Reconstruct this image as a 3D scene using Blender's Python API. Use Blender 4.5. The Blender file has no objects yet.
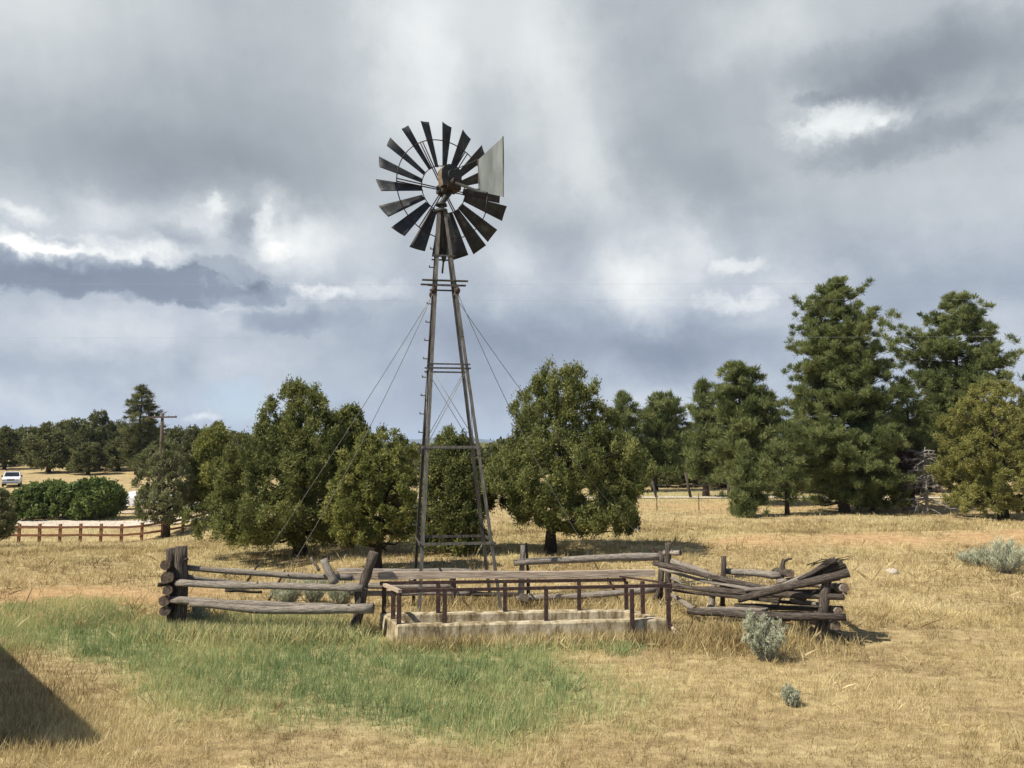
import bpy, math, random
import numpy as np
from mathutils import Vector, Matrix

R = math.radians
rng = np.random.default_rng(7)
random.seed(7)
sc = bpy.context.scene
COL = sc.collection

# ------------------------------------------------------------------ camera
F = 740.0
CAM = np.array([0.0, 0.0, 3.0])
PITCH = math.atan((455 - 384) / F)
cd = bpy.data.cameras.new('camera')
cam = bpy.data.objects.new('camera', cd)
COL.objects.link(cam)
cam.location = CAM
cam.rotation_euler = (math.pi / 2 + PITCH, 0, 0)
cd.sensor_width = 36
cd.lens = F * 36 / 1024
cd.clip_end = 30000
cd.clip_start = 0.1
sc.camera = cam
_cp, _sp = math.cos(PITCH), math.sin(PITCH)


def ray(px, py):
    u, v = (px - 512) / F, (384 - py) / F
    return np.array([u, _cp - v * _sp, _sp + v * _cp])


def P(px, py, Y):
    """world point seen at photo position (px, py) at distance Y into the scene"""
    d = ray(px, py)
    return CAM + d * (Y / d[1])


def smooth(a, b, x):
    t = np.clip((x - a) / (b - a), 0, 1)
    return t * t * (3 - 2 * t)


class WaveNoise:
    def __init__(self, seed, scale, n=24):
        r = np.random.default_rng(seed)
        ang = r.uniform(0, 2 * np.pi, n)
        k = 2 * np.pi / scale * np.exp(r.uniform(-0.7, 1.0, n))
        self.kx, self.ky, self.ph = k * np.cos(ang), k * np.sin(ang), r.uniform(0, 6.28, n)
        self.a = 1 / np.sqrt(n) * (2 * np.pi / scale / k) ** 0.6

    def __call__(self, x, y):
        x, y = np.asarray(x, float), np.asarray(y, float)
        o = np.zeros(np.broadcast(x, y).shape)
        for kx, ky, ph, a in zip(self.kx, self.ky, self.ph, self.a):
            o += a * np.cos(kx * x + ky * y + ph)
        return o


wn_ground = WaveNoise(3, 5.0)
wn_big = WaveNoise(5, 40.0)
wn_patch = WaveNoise(11, 3.0)
wn_patch2 = WaveNoise(12, 1.2)

_ly = [-50, 12, 25, 34, 45, 52, 60, 82, 110, 160, 260, 600, 2000, 12000]
_lz = [0, 0, -.3, -1.15, -2.2, -1.65, -1.6, -.5, .9, 3.6, 6, 6, 0, 0]
_cy = [-50, 12, 26, 40, 60, 110, 200, 600, 2000, 12000]
_cz = [0, 0, 0, -.05, .05, .3, 1.5, 1, 0, 0]


def terrain(x, y):
    x, y = np.asarray(x, float), np.asarray(y, float)
    yy = np.maximum(y, 1.0)
    w = smooth(-0.22, -0.52, x / yy) * smooth(8, 20, y)
    zl, zc = np.interp(y, _ly, _lz), np.interp(y, _cy, _cz)
    z = zc * (1 - w) + zl * w
    near = np.exp(-(y / 60.0) ** 2)
    z = z + 0.035 * wn_ground(x, y) * smooth(10, 18, np.hypot(x, y - 2)) * near
    # low eroded bank on the right
    bank = np.exp(-(((y - 25.5 - 0.08 * x) / 1.8) ** 2)) * smooth(5, 10, x) * (1 - smooth(24, 34, x))
    z = z + 0.28 * bank
    return z


def ground_at(px, py):
    d = ray(px, py)
    t = np.linspace(4, 400, 40000)
    p = CAM[None, :] + d[None, :] * t[:, None]
    below = p[:, 2] < terrain(p[:, 0], p[:, 1])
    i = int(np.argmax(below))
    return p[i]


def gpos(px, Y):
    """ground point at photo column px, distance Y"""
    x = (px - 512) / F * Y
    # small correction for the pitched camera
    z = float(terrain(x, Y))
    depth = Y * _cp + (z - CAM[2]) * _sp
    x = (px - 512) / F * depth
    return np.array([x, Y, float(terrain(x, Y))])


# ------------------------------------------------------------------ materials
def new_mat(name):
    m = bpy.data.materials.new(name)
    m.use_nodes = True
    nt = m.node_tree
    nt.nodes.clear()
    out = nt.nodes.new('ShaderNodeOutputMaterial')
    b = nt.nodes.new('ShaderNodeBsdfPrincipled')
    nt.links.new(b.outputs[0], out.inputs[0])
    return m, nt, b, out


def N(nt, t, **kw):
    n = nt.nodes.new(t)
    for k, v in kw.items():
        if k.startswith('i_'):
            key = k[2:]
            n.inputs[int(key) if key.isdigit() else key].default_value = v
        else:
            setattr(n, k, v)
    return n


def ramp(nt, stops, fac=None):
    r = nt.nodes.new('ShaderNodeValToRGB')
    el = r.color_ramp.elements
    while len(el) > 1:
        el.remove(el[0])
    el[0].position, el[0].color = stops[0][0], (*stops[0][1], 1)
    for p, c in stops[1:]:
        e = el.new(p)
        e.color = (*c, 1)
    if fac is not None:
        nt.links.new(fac, r.inputs[0])
    return r


def noise_mat(name, stops, scale=8.0, rough=0.85, coord='Object', stretch=(1, 1, 1), bump=0.3, bscale=None, metallic=0.0, detail=8, bdist=0.02):
    m, nt, b, out = new_mat(name)
    tc = N(nt, 'ShaderNodeTexCoord')
    mp = N(nt, 'ShaderNodeMapping')
    mp.inputs['Scale'].default_value = stretch
    nt.links.new(tc.outputs[coord], mp.inputs[0])
    oi = N(nt, 'ShaderNodeObjectInfo')
    off = N(nt, 'ShaderNodeVectorMath', operation='SCALE')
    off.inputs[0].default_value = (37, 19, 53)
    nt.links.new(oi.outputs['Random'], off.inputs['Scale'])
    add = N(nt, 'ShaderNodeVectorMath', operation='ADD')
    nt.links.new(mp.outputs[0], add.inputs[0])
    nt.links.new(off.outputs[0], add.inputs[1])
    n1 = N(nt, 'ShaderNodeTexNoise', i_Scale=scale, i_Detail=detail, i_Roughness=0.65)
    nt.links.new(add.outputs[0], n1.inputs['Vector'])
    cr = ramp(nt, stops, n1.outputs[0])
    nt.links.new(cr.outputs[0], b.inputs['Base Color'])
    b.inputs['Roughness'].default_value = rough
    b.inputs['Metallic'].default_value = metallic
    b.inputs['Specular IOR Level'].default_value = 0.25
    if bump:
        n2 = N(nt, 'ShaderNodeTexNoise', i_Scale=bscale or scale * 2, i_Detail=6)
        nt.links.new(add.outputs[0], n2.inputs['Vector'])
        bp = N(nt, 'ShaderNodeBump', i_Strength=bump, i_Distance=bdist)
        nt.links.new(n2.outputs[0], bp.inputs['Height'])
        nt.links.new(bp.outputs[0], b.inputs['Normal'])
    return m


def leaf_mat(name, c1, c2, c3, transl=0.36, rough=0.6, patch=1.2):
    """leaf colour varies with the leaf's own random tint and slowly through the plant"""
    m, nt, b, out = new_mat(name)
    at = N(nt, 'ShaderNodeAttribute', attribute_name='tint')
    tc = N(nt, 'ShaderNodeTexCoord')
    no = N(nt, 'ShaderNodeTexNoise', i_Scale=patch, i_Detail=3)
    nt.links.new(tc.outputs['Object'], no.inputs['Vector'])
    mx = N(nt, 'ShaderNodeMath', operation='MULTIPLY_ADD', i_1=0.55, i_2=-0.27)
    nt.links.new(no.outputs[0], mx.inputs[0])
    ad = N(nt, 'ShaderNodeMath', operation='ADD')
    nt.links.new(mx.outputs[0], ad.inputs[0])
    nt.links.new(at.outputs['Fac'], ad.inputs[1])
    cr = ramp(nt, [(0.1, c1), (0.5, c2), (0.95, c3)], ad.outputs[0])
    nt.links.new(cr.outputs[0], b.inputs['Base Color'])
    b.inputs['Roughness'].default_value = rough
    b.inputs['Specular IOR Level'].default_value = 0.2
    tr = N(nt, 'ShaderNodeBsdfTranslucent')
    nt.links.new(cr.outputs[0], tr.inputs[0])
    ms = N(nt, 'ShaderNodeMixShader')
    ms.inputs[0].default_value = transl
    nt.links.new(b.outputs[0], ms.inputs[1])
    nt.links.new(tr.outputs[0], ms.inputs[2])
    nt.links.new(ms.outputs[0], out.inputs[0])
    return m


M = {}
# weathered logs: UV = (around, along in metres)
M['log_grey'] = noise_mat('log_grey', [(.30, (.05, .04, .033)), (.44, (.22, .185, .15)), (.58, (.42, .37, .31)), (.8, (.55, .50, .43))], 5, .9, 'UV', (13, 1.0, 1), 1.0, 6, bdist=.03)
M['log_brown'] = noise_mat('log_brown', [(.31, (.012, .009, .007)), (.46, (.055, .042, .033)), (.58, (.17, .138, .112)), (.76, (.36, .31, .255))], 5, .9, 'UV', (13, 1.1, 1), 1.0, 6, bdist=.035)
M['log_end'] = noise_mat('log_end', [(.35, (.05, .035, .025)), (.6, (.17, .125, .09)), (.8, (.27, .2, .14))], 25, .9, 'Object', (1, 1, 1), .5)
M['plank'] = noise_mat('plank', [(.3, (.16, .12, .085)), (.5, (.36, .28, .21)), (.75, (.52, .43, .34))], 4, .85, 'Object', (.6, 8, 8), .4, 6)
M['steel_dark'] = noise_mat('steel_dark', [(.32, (.022, .014, .013)), (.55, (.055, .031, .026)), (.75, (.13, .07, .05))], 14, .7, bump=.2)
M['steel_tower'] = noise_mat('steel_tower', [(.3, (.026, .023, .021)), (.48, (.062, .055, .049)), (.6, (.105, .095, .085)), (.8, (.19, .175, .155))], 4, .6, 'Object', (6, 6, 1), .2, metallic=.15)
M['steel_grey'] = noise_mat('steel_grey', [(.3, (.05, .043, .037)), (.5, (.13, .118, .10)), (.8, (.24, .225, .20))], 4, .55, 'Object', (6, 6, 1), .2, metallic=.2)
M['blade'] = noise_mat('blade', [(.32, (.016, .017, .018)), (.55, (.040, .042, .045)), (.78, (.13, .128, .12))], 3.5, .65, bump=.1, metallic=.2)
M['vane'] = noise_mat('vane', [(.3, (.115, .128, .122)), (.5, (.175, .19, .182)), (.72, (.25, .265, .252))], 3.0, .5, 'Object', (1, 1, .4), .08, metallic=.25)
M['gear'] = noise_mat('gear', [(.35, (.02, .021, .02)), (.6, (.04, .042, .038)), (.8, (.09, .08, .06))], 7, .6, bump=.2)
M['gear_rust'] = noise_mat('gear_rust', [(.3, (.022, .016, .013)), (.55, (.05, .034, .026)), (.75, (.15, .105, .075))], 9, .7, bump=.2)
M['gear_sunlit'] = noise_mat('gear_sunlit', [(.3, (.07, .048, .032)), (.5, (.16, .115, .072)), (.75, (.28, .21, .14))], 7, .6, bump=.2)  # lighter tan copy of the gear metal, sunlight put into the colour
M['line'] = noise_mat('line', [(.3, (.25, .26, .28)), (.7, (.36, .37, .38))], 20, .5, bump=0)
M['cable'] = noise_mat('cable', [(.3, (.13, .125, .115)), (.7, (.26, .25, .23))], 20, .5, bump=0, metallic=.4)
M['concrete'] = noise_mat('concrete', [(.25, (.19, .15, .10)), (.42, (.40, .34, .235)), (.6, (.51, .445, .32)), (.8, (.60, .54, .41))], 3.0, .92, bump=.5, bscale=14)
M['concrete_floor'] = noise_mat('concrete_floor', [(.3, (.12, .09, .06)), (.6, (.25, .19, .12)), (.8, (.34, .27, .18))], 4, .95, bump=.5)
M['stone'] = noise_mat('stone', [(.3, (.28, .23, .18)), (.6, (.48, .43, .36)), (.8, (.62, .58, .52))], 6, .9, bump=.5)
M['bark'] = noise_mat('bark', [(.3, (.022, .017, .014)), (.55, (.06, .047, .037)), (.8, (.13, .105, .085))], 6, .95, 'UV', (6, 2, 1), .9, 8, bdist=.05)
M['bark_pine'] = noise_mat('bark_pine', [(.3, (.022, .016, .013)), (.55, (.065, .045, .034)), (.8, (.14, .10, .075))], 5, .95, 'UV', (6, 2, 1), .9, 8, bdist=.05)
M['deadwood'] = noise_mat('deadwood', [(.3, (.16, .14, .125)), (.6, (.32, .29, .27)), (.8, (.46, .43, .40))], 8, .9, 'UV', (6, 2, 1), .4)
M['fence_brown'] = noise_mat('fence_brown', [(.3, (.15, .07, .035)), (.6, (.27, .13, .065)), (.8, (.36, .19, .10))], 5, .85, 'Object', (1, 1, 1), .3)
M['post_dark'] = noise_mat('post_dark', [(.3, (.03, .024, .02)), (.7, (.09, .075, .06))], 8, .9)
M['pole_wood'] = noise_mat('pole_wood', [(.3, (.05, .035, .025)), (.7, (.14, .10, .075))], 5, .9, 'Object', (4, 4, .6))
M['pinyon'] = leaf_mat('pinyon', (.064, .079, .022), (.150, .166, .048), (.258, .262, .088))
M['juniper'] = leaf_mat('juniper', (.090, .106, .026), (.195, .206, .052), (.305, .295, .094))
M['juniper_gold'] = leaf_mat('juniper_gold', (.130, .136, .036), (.235, .232, .066), (.335, .312, .108))
M['juniper_grey'] = leaf_mat('juniper_grey', (.095, .108, .044), (.180, .188, .082), (.28, .275, .140))
M['ponderosa'] = leaf_mat('ponderosa', (.070, .094, .030), (.150, .178, .060), (.25, .27, .105))
M['far_leaf'] = leaf_mat('far_leaf', (.070, .080, .030), (.132, .140, .050), (.21, .21, .084))
M['deciduous'] = leaf_mat('deciduous', (.055, .085, .022), (.120, .165, .044), (.205, .25, .075))
M['dead_leaf'] = leaf_mat('dead_leaf', (.06, .03, .018), (.11, .055, .032), (.17, .10, .06))
M['sage'] = leaf_mat('sage', (.25, .265, .165), (.43, .445, .315), (.58, .59, .45), transl=.3)
M['dry_grass'] = leaf_mat('dry_grass', (.18, .125, .058), (.47, .37, .175), (.72, .61, .35), transl=.35, patch=.5)
M['green_grass'] = leaf_mat('green_grass', (.195, .262, .112), (.335, .395, .175), (.57, .54, .27), transl=.4, patch=.5)
M['white_paint'] = noise_mat('white_paint', [(.3, (.72, .72, .72)), (.7, (.82, .82, .82))], 3, .35, bump=0)
M['grey_paint'] = noise_mat('grey_paint', [(.3, (.30, .31, .33)), (.7, (.42, .43, .45))], 3, .35, bump=0)
M['tyre'] = noise_mat('tyre', [(.3, (.015, .015, .015)), (.7, (.03, .03, .03))], 9, .8)
M['stucco'] = noise_mat('stucco', [(.3, (.40, .31, .22)), (.7, (.52, .42, .31))], 12, .9, bump=.3)
M['roofing'] = noise_mat('roofing', [(.3, (.06, .045, .04)), (.7, (.13, .10, .085))], 10, .9, bump=.3)


def stain(mat, amount=.75):
    """run-down water stains and patches"""
    nt = mat.node_tree
    b = next(n for n in nt.nodes if n.type == 'BSDF_PRINCIPLED')
    src = b.inputs['Base Color'].links[0].from_socket
    tc = N(nt, 'ShaderNodeTexCoord')
    mp = N(nt, 'ShaderNodeMapping')
    mp.inputs['Scale'].default_value = (3.2, 3.2, .9)
    nt.links.new(tc.outputs['Object'], mp.inputs[0])
    n = N(nt, 'ShaderNodeTexNoise', i_Scale=2.2, i_Detail=9, i_Roughness=.7)
    nt.links.new(mp.outputs[0], n.inputs['Vector'])
    cr = ramp(nt, [(.38, (.22, .185, .135)), (.48, (.64, .59, .49)), (.58, (1, 1, 1))], n.outputs[0])
    mx = N(nt, 'ShaderNodeMix', data_type='RGBA', blend_type='MULTIPLY')
    mx.inputs[0].default_value = amount
    nt.links.new(src, mx.inputs[6]); nt.links.new(cr.outputs[0], mx.inputs[7])
    nt.links.new(mx.outputs[2], b.inputs['Base Color'])


stain(M['concrete'], .95)


def glass_mat():
    m, nt, b, out = new_mat('dark_glass')
    b.inputs['Base Color'].default_value = (.015, .018, .022, 1)
    b.inputs['Roughness'].default_value = .08
    n = N(nt, 'ShaderNodeTexNoise', i_Scale=1.5)
    r = ramp(nt, [(.3, (.01, .012, .015)), (.7, (.03, .035, .04))], n.outputs[0])
    nt.links.new(r.outputs[0], b.inputs['Base Color'])
    return m


M['glass'] = glass_mat()


# ------------------------------------------------------------------ object helpers
def tag(o, label=None, cat=None, group=None, kind=None):
    if label: o['label'] = label
    if cat: o['category'] = cat
    if group: o['group'] = group
    if kind: o['kind'] = kind
    return o


def thing(name, label, cat, loc=(0, 0, 0), group=None, rotz=0.0):
    o = bpy.data.objects.new(name, None)
    o.empty_display_size = .3
    COL.objects.link(o)
    o.location = loc
    o.rotation_euler = (0, 0, rotz)
    return tag(o, label, cat, group)


def link(name, me, parent=None, mats=()):
    for m in mats:
        me.materials.append(M[m] if isinstance(m, str) else m)
    o = bpy.data.objects.new(name, me)
    COL.objects.link(o)
    if parent is not None:
        o.parent = parent
    return o


class MB:
    """collects boxes, tubes and faces into one mesh"""
    def __init__(self, origin=(0, 0, 0)):
        self.v, self.f, self.uv, self.mi, self.sm = [], [], [], [], []
        self.o = np.array(origin, float)

    def face(self, pts, uv=None, mi=0, smooth=False):
        i = len(self.v)
        for p in pts:
            self.v.append(np.asarray(p, float) - self.o)
        self.f.append(list(range(i, i + len(pts))))
        self.uv.append(uv or [(0, 0)] * len(pts))
        self.mi.append(mi)
        self.sm.append(smooth)

    def box(self, c, ax, ay, az, mi=0):
        """box from its centre and three half-axis vectors"""
        c, ax, ay, az = (np.asarray(q, float) for q in (c, ax, ay, az))
        base = len(self.v)
        for sz in (-1, 1):
            for sy in (-1, 1):
                for sx in (-1, 1):
                    self.v.append(c + sx * ax + sy * ay + sz * az - self.o)
        for q in ((0, 2, 3, 1), (4, 5, 7, 6), (0, 1, 5, 4), (2, 6, 7, 3), (0, 4, 6, 2), (1, 3, 7, 5)):
            self.f.append([base + k for k in q])
            self.uv.append([(0, 0), (0, 1), (1, 1), (1, 0)])
            self.mi.append(mi)
            self.sm.append(False)
        return self

    def bar(self, a, b, w, h=None, up=(0, 0, 1), mi=0):
        """square bar between two points; w across, h along `up`"""
        h = h or w
        a, b, up = (np.asarray(q, float) for q in (a, b, up))
        d = b - a
        L = np.linalg.norm(d)
        d = d / L
        s = np.cross(d, up)
        if np.linalg.norm(s) < 1e-4:
            s = np.cross(d, (1, 0, 0))
        s = s / np.linalg.norm(s)
        u = np.cross(s, d)
        return self.box((a + b) / 2, d * L / 2, s * w / 2, u * h / 2, mi)

    def tube(self, pts, radii, n=8, wob=0.0, mi=0, cap_mi=None, seed=None, caps=True):
        pts = [np.asarray(p, float) for p in pts]
        if np.isscalar(radii):
            radii = [radii] * len(pts)
        r = np.random.default_rng(seed if seed is not None else len(self.v) + 1)
        base = len(self.v)
        ref = None
        along = 0.0
        k = len(pts)
        lens = []
        prof = 1 + wob * r.normal(size=n)
        for i in range(k):
            d = pts[min(i + 1, k - 1)] - pts[max(i - 1, 0)]
            d = d / (np.linalg.norm(d) + 1e-9)
            if ref is None:
                ref = np.cross(d, (0, 0, 1) if abs(d[2]) < .9 else (1, 0, 0))
            s = ref - d * np.dot(ref, d)
            s /= np.linalg.norm(s) + 1e-9
            ref = s
            u = np.cross(d, s)
            if i:
                along += np.linalg.norm(pts[i] - pts[i - 1])
            lens.append(along)
            for j in range(n):
                a = 2 * math.pi * j / n
                rr = radii[i] * prof[j] * (1 + wob * .6 * r.normal())
                self.v.append(pts[i] + rr * (math.cos(a) * s + math.sin(a) * u) - self.o)
        for i in range(k - 1):
            for j in range(n):
                j2 = (j + 1) % n
                self.f.append([base + i * n + j, base + i * n + j2, base + (i + 1) * n + j2, base + (i + 1) * n + j])
                u0, u1 = j / n, (j + 1) / n
                self.uv.append([(u0, lens[i]), (u1, lens[i]), (u1, lens[i + 1]), (u0, lens[i + 1])])
                self.mi.append(mi)
                self.sm.append(True)
        if caps:
            for i, rev in ((0, True), (k - 1, False)):
                idx = [base + i * n + j for j in range(n)]
                if rev: idx = idx[::-1]
                self.f.append(idx)
                self.uv.append([(0, 0)] * n)
                self.mi.append(mi if cap_mi is None else cap_mi)
                self.sm.append(False)
        return self

    def build(self, name, parent=None, mats=()):
        me = bpy.data.meshes.new(name)
        me.from_pydata([tuple(p) for p in self.v], [], self.f)
        uvl = me.uv_layers.new(name='UVMap')
        flat = [c for poly in self.uv for uv in poly for c in uv]
        uvl.data.foreach_set('uv', flat)
        me.polygons.foreach_set('material_index', self.mi)
        me.polygons.foreach_set('use_smooth', self.sm)
        me.update()
        return link(name, me, parent, mats)


def poly_mesh(name, verts, k, tint):
    """mesh of many separate k-gons; verts is (n*k, 3)"""
    n = len(verts) // k
    me = bpy.data.meshes.new(name)
    me.vertices.add(n * k)
    me.vertices.foreach_set('co', np.ascontiguousarray(verts, dtype=np.float32).ravel())
    me.loops.add(n * k)
    me.loops.foreach_set('vertex_index', np.arange(n * k, dtype=np.int32))
    me.polygons.add(n)
    me.polygons.foreach_set('loop_start', np.arange(0, n * k, k, dtype=np.int32))
    me.update(calc_edges=True)
    a = me.attributes.new('tint', 'FLOAT', 'FACE')
    a.data.foreach_set('value', np.ascontiguousarray(tint, dtype=np.float32))
    return me


def unit(v):
    return v / (np.linalg.norm(v, axis=-1, keepdims=True) + 1e-9)


def leaf_quads(cent, crad, per, ll, lw, r, flat=1.0, up=0.25, outward=None, spread=.55, surf=.65):
    """diamond leaves / needle sprays filling clumps round `cent`"""
    n = len(cent)
    c = np.repeat(cent, per, 0)
    cr = np.repeat(crad, per)[:, None]
    d = unit(r.normal(size=(n * per, 3)) + np.array([0, 0, up]))
    if outward is not None:
        d = unit(d + .45 * np.repeat(outward, per, 0))
    pos = c + d * cr * np.abs(r.normal(.62, .30, size=(n * per, 1))) * np.array([1, 1, flat])
    nn = unit(d + .6 * r.normal(size=d.shape))
    g_ = unit(r.normal(size=d.shape) + np.array([0, 0, up * 1.5]))
    tang = g_ - nn * np.sum(g_ * nn, 1, keepdims=True)
    radial = d + spread * r.normal(size=d.shape) + np.array([0, 0, up])
    pick = (r.uniform(size=(n * per, 1)) < surf)
    ld = unit(np.where(pick, unit(tang), unit(radial)))
    w = unit(np.cross(ld, nn))
    L = ll * r.uniform(.6, 1.3, size=(n * per, 1))
    W = lw * r.uniform(.7, 1.3, size=(n * per, 1))
    q = np.empty((n * per, 4, 3))
    q[:, 0] = pos - ld * L * .3
    q[:, 1] = pos + ld * L * .2 + w * W
    q[:, 2] = pos + ld * L * .7
    q[:, 3] = pos + ld * L * .2 - w * W
    tint = np.clip(np.repeat(r.normal(.5, .2, n), per) + r.normal(0, .16, n * per), 0, 1)
    return q.reshape(-1, 3), tint


def profile_px(rows, xc, base, Y):
    """photo silhouette rows (y, left, right) -> (height, left radius, right radius, centre shift) in metres"""
    out = []
    for y, l, rr in rows:
        z = P(xc, y, Y)[2] - base[2]
        s = Y / F
        out.append((z, (xc - l) * s, (rr - xc) * s))
    out.sort()
    return np.array(out)


def crown_radius(prof, h, az, lob):
    L = np.interp(h, prof[:, 0], prof[:, 1])
    Rr = np.interp(h, prof[:, 0], prof[:, 2])
    mid, half = (Rr - L) / 2, (L + Rr) / 2
    g = np.ones_like(h)
    for a, k, m, p in lob:
        g += a * np.cos(k * az + m * h + p)
    return mid, np.maximum(half, .05) * g


def make_lobes(r, amp=.09, n=7):
    return [(amp * r.uniform(.5, 1), r.integers(1, 6), r.uniform(-4, 4), r.uniform(0, 6.28)) for _ in range(n)]


def bushy_tree(name, label, base, prof, mat, bark, seed, nclump=300, per=170, crad=.27, ll=.11, lw=.022, trunk_r=.16,
               fork=0.28, group=None, cat='tree', bare=0, flat=.9, gap=.0, trunk_lean=0.0, multi=1, gully=.42):
    r = np.random.default_rng(seed)
    nclump, crad, per = int(nclump * 1.7), crad * .74, int(per * .62)
    t = thing(name, label, cat, base, group)
    lob = make_lobes(r)
    hmin, hmax = prof[0, 0], prof[-1, 0]
    hs = np.linspace(hmin + crad * .9, hmax - crad * .8, 200)
    rad = crown_radius(prof, hs, hs * 0, [])[1]
    p = (rad + .15) ** 1.6
    h = r.choice(hs, nclump, p=p / p.sum()) + r.uniform(-.03, .03, nclump)
    az = r.uniform(0, 2 * np.pi, nclump)
    mid, rr = crown_radius(prof, h, az, lob)
    k = 1.06 - np.abs(r.normal(0, .17, nclump))
    k = np.clip(k, .15, 1.06)
    rr = np.maximum(rr - crad * .9, .03) * k
    wid = max(prof[:, 1:].max(), .5)
    kv = r.normal(size=(5, 3)); kv = unit(kv) * (5.2 / wid) * r.uniform(.7, 1.3, (5, 1))
    q3 = np.stack([rr * np.cos(az), rr * np.sin(az), h * .9], 1)
    lump = np.abs(np.cos(q3 @ kv.T + r.uniform(0, 6.28, 5)).sum(1)) / 1.6
    rr = rr * (1 - gully * smooth(.55, .0, lump))
    c = np.stack([mid + rr * np.cos(az), rr * np.sin(az), h], 1)
    keep = np.ones(nclump, bool)
    if gap > 0:
        cell = np.cos(3.1 * c[:, 0] + 1.3 * seed) * np.cos(2.7 * c[:, 1] + seed) * np.cos(2.9 * c[:, 2] + 2 * seed)
        keep = cell < (1 - gap)
    c = c[keep]
    cr = crad * r.uniform(.5, 1.3, len(c))
    outw = unit(c - np.array([0, 0, (hmin + hmax) / 2]) * [0, 0, .7])
    q, tint = leaf_quads(c, cr, per, ll, lw, r, flat * 1.3, .5, outw, .5, .4)
    me = poly_mesh(name + '_crown', q, 4, tint)
    # trunk and limbs
    mb = MB()
    top = np.array([np.interp(hmax * .8, prof[:, 0], (prof[:, 2] - prof[:, 1]) / 2), 0, hmax * .82])
    stems = []
    for s in range(multi):
        off = np.array([r.normal(0, .16), r.normal(0, .12), 0]) * (multi > 1)
        end = top + np.array([r.normal(0, .5), r.normal(0, .4), -r.uniform(0, .8)]) * (multi > 1)
        pts = []
        for i in range(7):
            f = i / 6
            b = off * (1 - f) + end * f
            b = b + np.array([trunk_lean * math.sin(f * 3.1), 0, 0]) + np.array([r.normal(0, .05), r.normal(0, .05), 0]) * (0 < i < 6)
            b[2] = end[2] * f - (.1 if i == 0 else 0)
            pts.append(b)
        tr = trunk_r / math.sqrt(multi)
        radii = [tr * (1.35 if i == 0 else 1) * (1 - .85 * i / 6) for i in range(7)]
        mb.tube(pts, radii, 10, .06, seed=seed + s)
        stems.append(np.array(pts))
    nl = min(46, len(c))
    for j in r.choice(len(c), nl, replace=False):
        st = stems[r.integers(0, multi)]
        hz = max(st[1][2] * .9, min(c[j][2] * .72, c[j][2] - .25 * np.hypot(c[j][0], c[j][1])))
        a = np.array([np.interp(hz, st[:, 2], st[:, 0]), np.interp(hz, st[:, 2], st[:, 1]), hz])
        m1 = a * .55 + c[j] * .45 + np.array([0, 0, -.08]) + r.normal(0, .06, 3)
        mb.tube([a, m1, c[j]], [trunk_r * .3, trunk_r * .18, trunk_r * .07], 5, .05)
    for j in range(bare):
        hz = r.uniform(.12, .5) * hmax
        a = np.array([np.interp(hz, st[:, 2], st[:, 0]), 0, hz])
        an = r.uniform(0, 6.28)
        L = r.uniform(.5, 1.1) * np.interp(hz, prof[:, 0], prof[:, 1])
        e = a + np.array([math.cos(an) * L, math.sin(an) * L, r.uniform(-.2, .4) * L])
        mb.tube([a, (a + e) / 2 + r.normal(0, .08, 3), e], [trunk_r * .22, trunk_r * .14, trunk_r * .05], 5, .05)
    mb.build('trunk', t, [bark])
    link('crown', me, t, [mat])
    return t


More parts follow.
